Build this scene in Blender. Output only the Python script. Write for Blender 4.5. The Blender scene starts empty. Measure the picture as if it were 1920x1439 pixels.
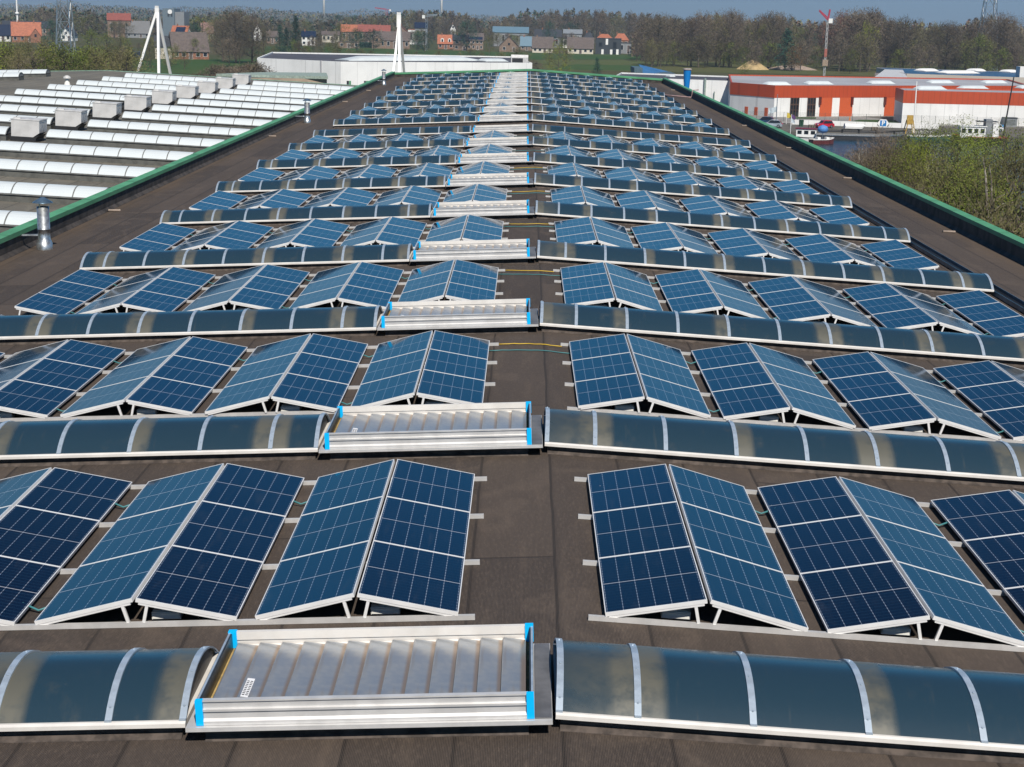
import bpy, math, random
from mathutils import Vector, Matrix
R = math.radians
sc = bpy.context.scene
COL = sc.collection

# ------------------------------------------------------------------ camera, sky, sun, exposure
CAM = dict(f=2934.1, pitch=.23115, yaw=.0041, roll=.0237, x=-.4924, z=6.3907)
cyw, syw = math.cos(CAM['yaw']), math.sin(CAM['yaw'])
cpt, spt = math.cos(CAM['pitch']), math.sin(CAM['pitch'])
crl, srl = math.cos(CAM['roll']), math.sin(CAM['roll'])
vR = Vector((cyw, syw, 0)); vF0 = Vector((-syw, cyw, 0)); vZ = Vector((0, 0, 1))
vF = vF0*cpt - vZ*spt
vU = vF0*spt + vZ*cpt
cR = vR*crl + vU*srl
cU = vU*crl - vR*srl
CP = Vector((CAM['x'], 0, CAM['z']))
cam = bpy.data.cameras.new('camera'); camo = bpy.data.objects.new('camera', cam); COL.objects.link(camo)
M4 = Matrix((cR, cU, -vF)).transposed().to_4x4(); M4.translation = CP
camo.matrix_world = M4
cam.sensor_width = 36; cam.lens = CAM['f']/1920*36
cam.clip_start = .5; cam.clip_end = 30000
sc.camera = camo

SUN_EL, SUN_AZ = 48.0, 14.0        # azimuth: degrees to the right of straight behind the camera
wd = bpy.data.worlds.new('World'); sc.world = wd; wd.use_nodes = True
nt = wd.node_tree; nt.nodes.clear()
sky = nt.nodes.new('ShaderNodeTexSky'); sky.sky_type = 'NISHITA'; sky.sun_disc = False
sky.sun_elevation = R(SUN_EL); sky.sun_rotation = R(180-SUN_AZ)
sky.altitude = 0; sky.air_density = 1.0; sky.dust_density = 0.0; sky.ozone_density = 3.0
bg = nt.nodes.new('ShaderNodeBackground'); bg.inputs[1].default_value = .06
wo = nt.nodes.new('ShaderNodeOutputWorld')
# deep polarised blue: brighter low over the horizon, darker overhead, on top of the physical sky
tcw = nt.nodes.new('ShaderNodeTexCoord'); sxw = nt.nodes.new('ShaderNodeSeparateXYZ'); nt.links.new(tcw.outputs['Generated'], sxw.inputs[0])
rmp = nt.nodes.new('ShaderNodeValToRGB'); nt.links.new(sxw.outputs[2], rmp.inputs[0])
K = 16.6
for k, (pos, c) in enumerate(((0, (.15, .285, .42)), (.08, (.085, .33, .57)), (.17, (.025, .26, .54)), (.29, (.010, .165, .41)), (.42, (.006, .045, .15)), (.65, (.012, .055, .16)))):
    e = rmp.color_ramp.elements[k] if k < 2 else rmp.color_ramp.elements.new(pos)
    e.position = pos; e.color = (*[x*1. for x in c], 1)
scl = nt.nodes.new('ShaderNodeMix'); scl.data_type = 'RGBA'; scl.blend_type = 'MULTIPLY'; scl.inputs[0].default_value = 1
nt.links.new(rmp.outputs[0], scl.inputs[6]); scl.inputs[7].default_value = (K, K, K, 1)
mxw = nt.nodes.new('ShaderNodeMix'); mxw.data_type = 'RGBA'; mxw.inputs[0].default_value = .9
nt.links.new(sky.outputs[0], mxw.inputs[6]); nt.links.new(scl.outputs[2], mxw.inputs[7])
nt.links.new(mxw.outputs[2], bg.inputs[0]); nt.links.new(bg.outputs[0], wo.inputs[0])
sl = bpy.data.lights.new('sun', 'SUN'); sl.energy = 4.9; sl.angle = R(.55); sl.color = (1, .95, .87)
so = bpy.data.objects.new('sun', sl); COL.objects.link(so)
sdir = Vector((math.sin(R(SUN_AZ))*math.cos(R(SUN_EL)), -math.cos(R(SUN_AZ))*math.cos(R(SUN_EL)), math.sin(R(SUN_EL))))
so.rotation_euler = sdir.to_track_quat('Z', 'Y').to_euler(); so.location = (20, -30, 60)
vs = sc.view_settings
vs.view_transform = 'Standard'; vs.look = 'None'; vs.exposure = .2; vs.gamma = 1
sc.render.engine = 'CYCLES'
sc.cycles.use_denoising = True
sc.cycles.max_bounces = 6; sc.cycles.glossy_bounces = 3; sc.cycles.diffuse_bounces = 2
sc.cycles.transmission_bounces = 3; sc.cycles.volume_bounces = 0; sc.cycles.transparent_max_bounces = 6
sc.cycles.caustics_reflective = False; sc.cycles.caustics_refractive = False

# ------------------------------------------------------------------ places: from a photo pixel to a point of the site
ZG = -15.0
SLOPE = .0506
def ray(px, py):
    a, b = px-960, py-719.5
    return vF*CAM['f'] + vR*(a*crl+b*srl) - vU*(-a*srl+b*crl)
def gp(px, py, z=ZG):
    r = ray(px, py); return CP + r*((z-CP.z)/r.z)
def aty(px, py, y):
    r = ray(px, py); return CP + r*((y-CP.y)/r.y)
def mpp(y): return y/CAM['f']*1.0
def roofz(x): return -SLOPE*abs(x)
def onroof(px, py, h=0):
    sg = 1 if px > 987 else -1
    r = ray(px, py); k = (h - SLOPE*sg*CP.x - CP.z)/(r.z + SLOPE*sg*r.x)
    return CP + r*k

# ------------------------------------------------------------------ mesh helpers
class MB:
    def __init__(s): s.v = []; s.f = []; s.m = []; s.att = None
    def face(s, pts, mi=0):
        i = len(s.v); s.v += [tuple(p) for p in pts]; s.f.append(tuple(range(i, i+len(pts)))); s.m.append(mi)
    def add(s, vs, fs, mi=0):
        i = len(s.v); s.v += [tuple(p) for p in vs]
        for f in fs: s.f.append(tuple(i+k for k in f)); s.m.append(mi)
    def box(s, x0, y0, z0, x1, y1, z1, mi=0):
        s.add([(x0,y0,z0),(x1,y0,z0),(x1,y1,z0),(x0,y1,z0),(x0,y0,z1),(x1,y0,z1),(x1,y1,z1),(x0,y1,z1)],
              [(0,3,2,1),(4,5,6,7),(0,1,5,4),(1,2,6,5),(2,3,7,6),(3,0,4,7)], mi)
    def tube(s, pts, rad, n=6, mi=0, cap=True):
        pts = [Vector(p) for p in pts]
        if not isinstance(rad, (list, tuple)): rad = [rad]*len(pts)
        base = len(s.v); up = None
        for k, p in enumerate(pts):
            d = (pts[min(k+1, len(pts)-1)] - pts[max(k-1, 0)]).normalized()
            a = d.orthogonal().normalized() if up is None else (up - d*up.dot(d)).normalized()
            up = a; b = d.cross(a)
            for i in range(n):
                t = 2*math.pi*i/n; s.v.append(tuple(p + (a*math.cos(t)+b*math.sin(t))*rad[k]))
        for k in range(len(pts)-1):
            for i in range(n):
                j = (i+1) % n
                s.f.append((base+k*n+i, base+k*n+j, base+(k+1)*n+j, base+(k+1)*n+i)); s.m.append(mi)
        if cap:
            s.f.append(tuple(base+i for i in reversed(range(n)))); s.m.append(mi)
            e = base+(len(pts)-1)*n; s.f.append(tuple(e+i for i in range(n))); s.m.append(mi)
    def bar(s, p, q, w, h, up=(0,0,1), mi=0):
        p, q = Vector(p), Vector(q); d = (q-p).normalized(); u = Vector(up)
        a = d.cross(u)
        if a.length < 1e-4: a = d.orthogonal()
        a.normalize(); b = a.cross(d)
        vsx = []
        for o in (p, q):
            for i, j in ((-1,-1),(1,-1),(1,1),(-1,1)): vsx.append(o + a*(w/2*i) + b*(h/2*j))
        s.add(vsx, [(0,1,2,3),(7,6,5,4),(0,4,5,1),(1,5,6,2),(2,6,7,3),(3,7,4,0)], mi)
    def lathe(s, prof, n=20, mi=0, c=(0,0,0)):
        base = len(s.v)
        for r, z in prof:
            for i in range(n):
                t = 2*math.pi*i/n; s.v.append((c[0]+r*math.cos(t), c[1]+r*math.sin(t), c[2]+z))
        for k in range(len(prof)-1):
            for i in range(n):
                j = (i+1) % n
                s.f.append((base+k*n+i, base+k*n+j, base+(k+1)*n+j, base+(k+1)*n+i)); s.m.append(mi)
    def prism(s, prof, x0, x1, mi=0, close=True):
        # profile of (y,z) swept along x
        n = len(prof); base = len(s.v)
        s.v += [(x0, y, z) for y, z in prof] + [(x1, y, z) for y, z in prof]
        for i in range(n if close else n-1):
            j = (i+1) % n
            s.f.append((base+i, base+n+i, base+n+j, base+j)); s.m.append(mi)
        if close:
            s.f.append(tuple(base+i for i in range(n))); s.m.append(mi)
            s.f.append(tuple(base+n+i for i in reversed(range(n)))); s.m.append(mi)
    def mesh(s, name, mats, smooth=False):
        me = bpy.data.meshes.new(name); me.from_pydata(s.v, [], s.f)
        for m in (mats if isinstance(mats, (list, tuple)) else [mats]): me.materials.append(m)
        if any(s.m): me.polygons.foreach_set('material_index', s.m)
        if smooth: me.polygons.foreach_set('use_smooth', [True]*len(s.f))
        me.update(); return me
    def build(s, name, mats, parent=None, smooth=False):
        return link(name, s.mesh(name, mats, smooth), parent)
def link(name, me, parent=None):
    o = bpy.data.objects.new(name, me); COL.objects.link(o)
    if parent is not None: o.parent = parent
    return o
def tag(o, label=None, cat=None, group=None, kind=None):
    if label: o['label'] = label
    if cat: o['category'] = cat
    if group: o['group'] = group
    if kind: o['kind'] = kind
    return o
def empty(name, loc=(0,0,0), label=None, cat=None, group=None, rot=(0,0,0)):
    o = bpy.data.objects.new(name, None); COL.objects.link(o); o.location = loc; o.rotation_euler = rot
    o.empty_display_size = .3
    return tag(o, label, cat, group)
def kids(o): return KID.get(o.name, [])
KID = {}
def snapshot(root):
    # child lists of a prototype, read once before the copy loops
    for o in [root]+list(root.children_recursive): KID[o.name] = [c for c in root.children_recursive if c.parent == o]
def copy_tree(o, parent=None):
    c = o.copy(); COL.objects.link(c)
    if parent is not None: c.parent = parent
    for ch in kids(o): copy_tree(ch, c)
    return c

# ------------------------------------------------------------------ materials
def mat(name): 
    m = bpy.data.materials.new(name); m.use_nodes = True
    return m, m.node_tree, m.node_tree.nodes['Principled BSDF']
def lk(nt, a, b): nt.links.new(a, b)
def nd(nt, t, **k):
    n = nt.nodes.new(t)
    for a, b in k.items():
        if a == 'op': n.operation = b
        elif hasattr(n, a): setattr(n, a, b)
    return n
def mth(nt, op, a, b=None, c=None, clamp=False):
    n = nt.nodes.new('ShaderNodeMath'); n.operation = op; n.use_clamp = clamp
    for i, v in enumerate((a, b, c)):
        if v is None: continue
        if isinstance(v, (int, float)): n.inputs[i].default_value = v
        else: lk(nt, v, n.inputs[i])
    return n.outputs[0]
def mix(nt, fac, a, b, blend='MIX'):
    n = nt.nodes.new('ShaderNodeMix'); n.data_type = 'RGBA'; n.blend_type = blend
    for i, v in ((0, fac), (6, a), (7, b)):
        if isinstance(v, (int, float)): n.inputs[i].default_value = v
        elif isinstance(v, tuple): n.inputs[i].default_value = v if len(v) == 4 else v+(1,)
        else: lk(nt, v, n.inputs[i])
    return n.outputs[2]
def noise(nt, vec, scale, detail=3, rough=.55):
    n = nt.nodes.new('ShaderNodeTexNoise'); n.inputs['Scale'].default_value = scale
    n.inputs['Detail'].default_value = detail; n.inputs['Roughness'].default_value = rough
    if vec is not None: lk(nt, vec, n.inputs['Vector'])
    return n.outputs[0]
def sm(nt, v, a, b, lo=0., hi=1.):
    n = nt.nodes.new('ShaderNodeMapRange'); n.interpolation_type = 'SMOOTHSTEP'
    lk(nt, v, n.inputs[0]); n.inputs[1].default_value = a; n.inputs[2].default_value = b
    n.inputs[3].default_value = lo; n.inputs[4].default_value = hi
    return n.outputs[0]
def objco(nt): return nt.nodes.new('ShaderNodeTexCoord').outputs['Object']
def sep(nt, v):
    n = nt.nodes.new('ShaderNodeSeparateXYZ'); lk(nt, v, n.inputs[0]); return n.outputs
def mapping(nt, v, scale=(1,1,1), loc=(0,0,0)):
    n = nt.nodes.new('ShaderNodeMapping'); lk(nt, v, n.inputs[0]); n.inputs['Scale'].default_value = scale; n.inputs['Location'].default_value = loc
    return n.outputs[0]
def bump(nt, b, h, strength=.3, dist=.01):
    n = nt.nodes.new('ShaderNodeBump'); n.inputs['Strength'].default_value = strength; n.inputs['Distance'].default_value = dist
    lk(nt, h, n.inputs['Height']); lk(nt, n.outputs[0], b.inputs['Normal'])
def plain(name, col, rough=.6, metal=0., var=.25, scale=3., spec=.5, col2=None, coat=0.):
    m, t, b = mat(name)
    co = objco(t); f = noise(t, co, scale, 4)
    c2 = col2 or tuple(c*(1-var) for c in col)
    c1 = tuple(min(1, c*(1+var*.5)) for c in col) if col2 is None else col
    lk(t, mix(t, sm(t, f, .35, .65), c2, c1), b.inputs['Base Color'])
    b.inputs['Roughness'].default_value = rough; b.inputs['Metallic'].default_value = metal
    b.inputs['Specular IOR Level'].default_value = spec
    b.inputs['Coat Weight'].default_value = coat
    return m
MT = {}
# bitumen felt
def felt(name, base, dust_and_band, seam, sx=1.0, stripes=True):
    m, t, b = mat(name); co = objco(t); s = sep(t, co)
    big = noise(t, mapping(t, co, (.5, .12, .5)), 1.0, 5, .6)
    fine = noise(t, co, 9., 5, .7)
    pud = noise(t, mapping(t, co, (.35, .22, .3), (3.1, 7.7, 0)), 1.0, 3, .5)
    streak = noise(t, mapping(t, co, (3., .35, 1)), 1.3, 4, .6)
    c = mix(t, sm(t, big, .3, .7), tuple(x*.78 for x in base), tuple(x*1.18 for x in base))
    c = mix(t, sm(t, streak, .50, .72, 0, .65), c, dust_and_band)
    ring = mth(t, 'MULTIPLY', sm(t, pud, .545, .565), sm(t, pud, .575, .60, 1, 0)); c = mix(t, mth(t, 'MULTIPLY', ring, .35), c, tuple(x*1.3 for x in dust_and_band))
    c = mix(t, sm(t, pud, .57, .63, 0, .35), c, tuple(x*.62 for x in base))
    c = mix(t, sm(t, fine, .35, .75, 0, .45), c, tuple(x*.6 for x in base))
    # welded sheet seams: one metre wide sheets with staggered cross joints
    xs = mth(t, 'DIVIDE', s[0], sx)
    wob = mth(t, 'MULTIPLY', mth(t, 'SUBTRACT', noise(t, mapping(t, co, (.3,.5,.3)), 1.2, 2), .5), .05)
    xs = mth(t, 'ADD', xs, wob)
    fx = mth(t, 'FRACT', xs); cell = mth(t, 'FLOOR', xs)
    d = mth(t, 'MINIMUM', fx, mth(t, 'SUBTRACT', 1., fx))
    l1 = sm(t, d, .008, .028, 1, 0)
    edge = sm(t, fx, .0, .10, .5, 0)
    ys = mth(t, 'ADD', mth(t, 'DIVIDE', s[1], 7.6), mth(t, 'MULTIPLY', cell, .373))
    fy = mth(t, 'FRACT', ys); dy = mth(t, 'MINIMUM', fy, mth(t, 'SUBTRACT', 1., fy))
    l2 = sm(t, dy, .001, .004, 1, 0)
    gr = noise(t, mapping(t, co, (40, 9, 40)), 1.0, 4, .75)
    c = mix(t, sm(t, gr, .48, .72, 0, .5), c, tuple(x*1.5 for x in dust_and_band)); c = mix(t, sm(t, gr, .5, .3, 0, .5), c, tuple(x*.45 for x in base))
    cellv = nd(t, 'ShaderNodeTexWhiteNoise', noise_dimensions='2D')
    cx = nd(t, 'ShaderNodeCombineXYZ'); lk(t, cell, cx.inputs[0]); lk(t, mth(t, 'FLOOR', ys), cx.inputs[1]); lk(t, cx.outputs[0], cellv.inputs['Vector'])
    c = mix(t, mth(t, 'MULTIPLY', cellv.outputs[0], .35), c, tuple(x*1.35 for x in dust_and_band))
    c = mix(t, edge, c, tuple(x*.7 for x in base))
    c = mix(t, mth(t, 'MAXIMUM', l1, l2), c, seam)
    if stripes:
        w = nd(t, 'ShaderNodeTexWave'); w.wave_type = 'BANDS'; w.bands_direction = 'X'
        w.inputs['Scale'].default_value = 21.; w.inputs['Distortion'].default_value = 1.2; w.inputs['Detail'].default_value = 1; w.inputs['Detail Scale'].default_value = 4
        lk(t, co, w.inputs['Vector'])
        c = mix(t, mth(t, 'MULTIPLY', sm(t, w.outputs['Fac'], .45, .9), .30), c, tuple(x*1.9 for x in dust_and_band))
        h = mth(t, 'ADD', w.outputs['Fac'], mth(t, 'MULTIPLY', fine, 1.5))
    else: h = fine
    h = mth(t, 'SUBTRACT', h, mth(t, 'MULTIPLY', mth(t, 'MAXIMUM', l1, l2), 2.))
    bump(t, b, h, .35, .006)
    if stripes:   # brown washed-in dirt along the foot of both parapets
        ex = mth(t, 'ADD', mth(t, 'ABSOLUTE', mth(t, 'SUBTRACT', s[0], -.15)), mth(t, 'MULTIPLY', noise(t, mapping(t, co, (.5, .25, .5)), 1.0, 4), 2.2))
        c = mix(t, sm(t, ex, 15.2, 16.6, 0, .6), c, (.115, .080, .052))
    lk(t, c, b.inputs['Base Color']); b.inputs['Roughness'].default_value = .82; b.inputs['Specular IOR Level'].default_value = .35
    return m
MT['felt'] = felt('bitumen_felt', (.036, .0285, .025), (.084, .063, .048), (.016, .013, .012))
MT['felt_adj'] = felt('grey_bitumen_felt', (.118, .108, .090), (.16, .146, .115), (.06, .055, .048), 1.0, False)
MT['curb'] = plain('curb_felt', (.075, .058, .048), .85, var=.5, scale=6)
MT['parapet'] = plain('parapet_felt', (.050, .041, .036), .8, var=.55, scale=2.2)
MT['green'] = plain('green_coping', (.085, .285, .14), .55, .0, .18, .6, .5)
MT['alu'] = plain('mill_aluminium', (.68, .665, .65), .42, .4, .1, 4.)
MT['alu_white'] = plain('weathered_white_aluminium', (.74, .70, .65), .45, .15, .08, 3.)
MT['alu_dark_reflect'] = plain('dark_reflection_aluminium', (.06, .065, .07), .35, .6, .2, 3.)  # vent side frames: aluminium with its dark reflections painted into the base colour
MT['rib'] = plain('glazing_bar', (.50, .58, .66), .38, .5, .15, 6.)
MT['frame'] = plain('panel_frame', (.86, .85, .84), .38, .25, .06, 3.)
MT['steel'] = plain('galvanised_steel', (.55, .57, .58), .35, .85, .3, 8.)
MT['black'] = plain('black_rubber', (.015, .015, .016), .6, 0, .2)
MT['ochre'] = plain('ochre_insulation', (.42, .29, .11), .8, 0, .3, 7.)
MT['blue_tape'] = plain('cyan_film', (.0, .47, .95), .35, 0, .04, 2.)
MT['white_plastic'] = plain('white_plastic', (.78, .76, .70), .5, 0, .1)
MT['white'] = plain('white_paint', (.80, .79, .77), .55, 0, .05, .3)
MT['teal'] = plain('teal_cable', (.05, .19, .20), .5, 0, .1)
MT['yellow'] = plain('yellow_cable', (.55, .36, .03), .5, 0, .1)

def cells():
    m, t, b = mat('solar_cells'); s = sep(t, objco(t))
    W, L = 1.117, 1.755
    u = mth(t, 'DIVIDE', mth(t, 'SUBTRACT', s[0], .025), (W-.05)/6)
    v = mth(t, 'DIVIDE', mth(t, 'SUBTRACT', s[1], .025), (L-.05)/20)
    fu = mth(t, 'FRACT', u); fv = mth(t, 'FRACT', v)
    du = mth(t, 'MINIMUM', fu, mth(t, 'SUBTRACT', 1., fu)); dv = mth(t, 'MINIMUM', fv, mth(t, 'SUBTRACT', 1., fv))
    colline = sm(t, du, .014, .030, 1, 0)
    dash = sm(t, dv, .10, .30, 1, .35)
    colline = mth(t, 'MULTIPLY', colline, dash)
    rowline = sm(t, dv, .03, .10, 1, 0)
    mid = sm(t, mth(t, 'ABSOLUTE', mth(t, 'SUBTRACT', s[1], L/2)), .004, .008, 1, 0)
    rim = mth(t, 'MAXIMUM', sm(t, mth(t, 'ABSOLUTE', mth(t, 'SUBTRACT', s[0], W/2)), W/2-.026, W/2-.022, 0, 1),
              sm(t, mth(t, 'ABSOLUTE', mth(t, 'SUBTRACT', s[1], L/2)), L/2-.026, L/2-.022, 0, 1))
    inf = nt_obj = t.nodes.new('ShaderNodeObjectInfo')
    f = noise(t, mapping(t, t.nodes['Texture Coordinate'].outputs['Object'] if 'Texture Coordinate' in t.nodes else objco(t), (1,1,1)), 1.3, 3)
    c = mix(t, inf.outputs['Random'], (.0014, .0060, .018), (.0020, .0090, .027))
    c = mix(t, mth(t, 'MULTIPLY', rowline, .75), c, (.012, .036, .075))
    c = mix(t, mth(t, 'MULTIPLY', colline, .62), c, (.40, .46, .56))
    c = mix(t, mth(t, 'MULTIPLY', mid, .8), c, (.55, .56, .60))
    c = mix(t, mth(t, 'MULTIPLY', rim, .7), c, (.02, .03, .05))
    dust_and_band = mth(t, 'MULTIPLY', sm(t, f, .45, .8), .012)
    c = mix(t, dust_and_band, c, (.25, .24, .22))
    vo = t.nodes.new('ShaderNodeTexVoronoi'); vo.inputs['Scale'].default_value = 1.6
    off = t.nodes.new('ShaderNodeVectorMath'); off.operation = 'ADD'; lk(t, t.nodes['Texture Coordinate'].outputs['Object'], off.inputs[0])
    cb_ = nd(t, 'ShaderNodeCombineXYZ'); lk(t, mth(t, 'MULTIPLY', inf.outputs['Random'], 173.), cb_.inputs[0]); lk(t, mth(t, 'MULTIPLY', inf.outputs['Random'], 57.), cb_.inputs[1]); lk(t, cb_.outputs[0], off.inputs[1])
    lk(t, off.outputs[0], vo.inputs['Vector'])
    c = mix(t, mth(t, 'MULTIPLY', sm(t, vo.outputs['Distance'], .012, .022, 1, 0), .8), c, (.45, .44, .40))
    sk = noise(t, mapping(t, off.outputs[0], (7, 1.2, 1)), 1., 3); c = mix(t, sm(t, sk, .55, .85, 0, .05), c, (.30, .28, .25))
    lk(t, c, b.inputs['Base Color'])
    b.inputs['Roughness'].default_value = .07; b.inputs['IOR'].default_value = 1.5
    b.inputs['Specular IOR Level'].default_value = .5
    return m
MT['cells'] = cells()
def pane_dark():
    m, t, b = mat('smoked_polycarbonate')
    a = t.nodes.new('ShaderNodeAttribute'); a.attribute_name = 'dust_and_band'  # per-vertex strength of the tan bands beside alternate glazing bars
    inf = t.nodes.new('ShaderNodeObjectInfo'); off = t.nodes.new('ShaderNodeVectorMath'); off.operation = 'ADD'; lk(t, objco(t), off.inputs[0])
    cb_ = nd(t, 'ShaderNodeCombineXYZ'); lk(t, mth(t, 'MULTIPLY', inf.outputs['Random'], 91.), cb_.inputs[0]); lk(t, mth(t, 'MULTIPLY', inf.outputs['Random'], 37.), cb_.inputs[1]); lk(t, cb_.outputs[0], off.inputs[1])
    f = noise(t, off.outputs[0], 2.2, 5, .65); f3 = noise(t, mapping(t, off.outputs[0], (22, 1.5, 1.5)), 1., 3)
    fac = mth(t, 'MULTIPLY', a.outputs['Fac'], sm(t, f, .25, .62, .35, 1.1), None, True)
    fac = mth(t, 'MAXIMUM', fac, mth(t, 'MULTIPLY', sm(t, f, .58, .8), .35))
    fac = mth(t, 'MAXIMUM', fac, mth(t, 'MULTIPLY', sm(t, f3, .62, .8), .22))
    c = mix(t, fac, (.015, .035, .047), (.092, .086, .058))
    f2 = noise(t, objco(t), 30., 2); 
    c = mix(t, sm(t, f2, .70, .8, 0, .12), c, (.2, .19, .16))
    lk(t, c, b.inputs['Base Color'])
    lk(t, mth(t, 'ADD', .22, mth(t, 'MULTIPLY', fac, .22)), b.inputs['Roughness'])
    b.inputs['Specular IOR Level'].default_value = .5; b.inputs['IOR'].default_value = 2.2
    return m
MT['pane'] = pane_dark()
MT['opal'] = plain('opal_polycarbonate', (.58, .62, .63), .35, 0, .05, .5)
MT['rib_dark'] = plain('dark_glazing_bar', (.20, .20, .19), .5, .3, .2)
MT['grey_box'] = plain('grey_sheet_metal', (.54, .53, .52), .5, .05, .12, 1.5)
def blade_mat():
    m, t, b = mat('louvre_blade'); co = objco(t); s = sep(t, co)
    f = noise(t, co, 5., 5)
    c = mix(t, sm(t, f, .35, .7), (.35, .38, .42), (.46, .46, .45))
    fs = noise(t, mapping(t, co, (14, 1.0, 1)), 1., 3)
    c = mix(t, sm(t, fs, .55, .8, 0, .5), c, (.38, .30, .22))
    c = mix(t, sm(t, s[0], .165, .20, 0, .75), c, (.36, .24, .15))
    lk(t, c, b.inputs['Base Color']); b.inputs['Metallic'].default_value = .6; b.inputs['Roughness'].default_value = .3
    return m
MT['blade'] = blade_mat()

# ------------------------------------------------------------------ main hall
WL, WR, Y0, YE = 15.4, 15.1, -30.0, 181.0
root = tag(empty('factory_hall', (0, 60, 0)), 'long low-pitched factory hall whose dark felt roof carries the solar arrays', 'industrial building')
def hp(name, mb, m, smooth=False):
    o = mb.build(name, m, root, smooth); o.location = (0, -60, 0); return o
mb = MB()
ys = [Y0 + (YE-Y0)*i/26 for i in range(27)]
xs = [-WL, -10, -5, 0, 5, 10, WR]
for i in range(26):
    for k in range(6):
        mb.face([(xs[k], ys[i], roofz(xs[k])), (xs[k+1], ys[i], roofz(xs[k+1])), (xs[k+1], ys[i+1], roofz(xs[k+1])), (xs[k], ys[i+1], roofz(xs[k]))])
hp('roof', mb, MT['felt'])
el, er = roofz(WL), roofz(WR)
mb = MB()
mb.box(-WL-.29, Y0, ZG-1, -WL-.25, YE, el+.4); mb.box(WR+.25, Y0, ZG-1, WR+.29, YE, er+.4)
mb.box(-WL-.25, YE+.30, ZG-1, WR+.25, YE+.38, el+.2); mb.box(-WL-.25, Y0-.1, ZG-1, WR+.25, Y0, el-.1)
hp('wall', mb, plain('hall_cladding', (.30, .31, .30), .6))
PH, PHF = .62, .46
mb = MB()
mb.box(-WL-.25, Y0, el-.6, -WL, YE, el+PH-.10); mb.box(WR, Y0, er-.6, WR+.25, YE, er+PH-.10)
# cant strips at the foot of the upstand
mb.face([(-WL+.002, Y0, el+.12), (-WL+.12, Y0, el+.014), (-WL+.12, YE, el+.014), (-WL+.002, YE, el+.12)])
mb.face([(WR-.002, Y0, er+.12), (WR-.002, YE, er+.12), (WR-.12, YE, er+.014), (WR-.12, Y0, er+.014)])
for k in range(6):
    x0, x1 = xs[k], xs[k+1]
    mb.add([(x0,YE,roofz(x0)-.5),(x1,YE,roofz(x1)-.5),(x1,YE,roofz(x1)+PHF-.13),(x0,YE,roofz(x0)+PHF-.13),
            (x0,YE+.3,roofz(x0)-.5),(x1,YE+.3,roofz(x1)-.5),(x1,YE+.3,roofz(x1)+PHF-.13),(x0,YE+.3,roofz(x0)+PHF-.13)],
           [(0,1,2,3),(3,2,6,7),(5,4,7,6)])
hp('parapet', mb, MT['parapet'])
mb = MB()
def coping(mb, sgn):
    W = WL if sgn < 0 else WR; xa, xb = (W-.04)*sgn, (W+.31)*sgn
    y = Y0
    while y < YE-.1:
        y1 = min(y+3.0, YE)
        z = roofz(W)+PH
        prof = [(xa, z-.14), (xa, z), (xb, z+.015), (xb, z-.14)]
        g = .006
        pts0 = [(p[0], y+g, p[1]) for p in prof]; pts1 = [(p[0], y1-g, p[1]) for p in prof]
        for i in range(3):
            q = [pts0[i], pts0[i+1], pts1[i+1], pts1[i]]
            mb.face(q if sgn > 0 else q[::-1])
        mb.add([(xa-.004*sgn, y-.03, z-.142), (xa-.004*sgn, y+.03, z-.142), (xa-.004*sgn, y+.03, z+.006), (xa-.004*sgn, y-.03, z+.006), (xb+.004*sgn, y+.03, z+.021), (xb+.004*sgn, y-.03, z+.021)],
               [(0,1,2,3), (3,2,4,5)])
        y = y1
coping(mb, -1); coping(mb, 1)
for k in range(6):
    x0, x1 = (xs[k], xs[k+1]); z0, z1 = roofz(x0)+PHF, roofz(x1)+PHF
    if k == 0: x0 -= .31
    if k == 5: x1 += .31
    mb.add([(x0,YE-.06,z0-.17),(x1,YE-.06,z1-.17),(x1,YE-.06,z1+.002),(x0,YE-.06,z0+.002),(x1,YE+.4,z1+.04),(x0,YE+.4,z0+.04),(x1,YE+.4,z1-.13),(x0,YE+.4,z0-.13)],
           [(0,1,2,3),(3,2,4,5),(5,4,6,7)])
hp('coping', mb, MT['green'])

ORD = ['nearest', 'second nearest', 'third nearest', 'fourth nearest', 'fifth nearest', 'sixth nearest', 'seventh nearest', 'eighth nearest', 'ninth nearest',
       'tenth nearest', 'eleventh nearest', 'twelfth nearest', 'thirteenth nearest', 'fourteenth nearest', 'fifteenth nearest', 'sixteenth nearest', 'seventeenth nearest', 'farthest']
NROW, PER = 18, 9.3316
TH = math.atan(SLOPE)
def side_rot(sgn): return (0, TH*sgn, 0)      # local x runs down the slope on either side

# ------------------------------------------------------------------ barrel skylights of the main hall
YS = 13.291
SAG_R, HALFD, SILL = 1.20, .78, .175
def arc_pt(k, n, off=0., half=HALFD, rad=SAG_R, sill=SILL):
    a = math.asin(half/rad); t = -a + 2*a*k/n
    return (half + (rad+off)*math.sin(t), sill - rad*math.cos(a) + (rad+off)*math.cos(t))
def pane_mesh(name, w, left, right, allover=0.):
    n, mx = 12, 14; v = []; f = []; dv = []
    for i in range(mx+1):
        x = w*i/mx
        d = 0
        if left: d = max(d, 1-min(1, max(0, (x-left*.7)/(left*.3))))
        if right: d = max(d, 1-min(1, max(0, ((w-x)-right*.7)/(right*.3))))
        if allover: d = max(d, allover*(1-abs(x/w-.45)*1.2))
        for k in range(n+1):
            y, z = arc_pt(k, n); v.append((x, y, z)); dv.append(d)
    for i in range(mx):
        for k in range(n):
            a = i*(n+1)+k; f.append((a, a+n+1, a+n+2, a+1))
    me = bpy.data.meshes.new(name); me.from_pydata(v, [], f); me.materials.append(MT['pane'])
    at = me.attributes.new('dust_and_band', 'FLOAT', 'POINT'); at.data.foreach_set('value', dv)
    me.polygons.foreach_set('use_smooth', [True]*len(f)); me.update(); return me
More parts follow.
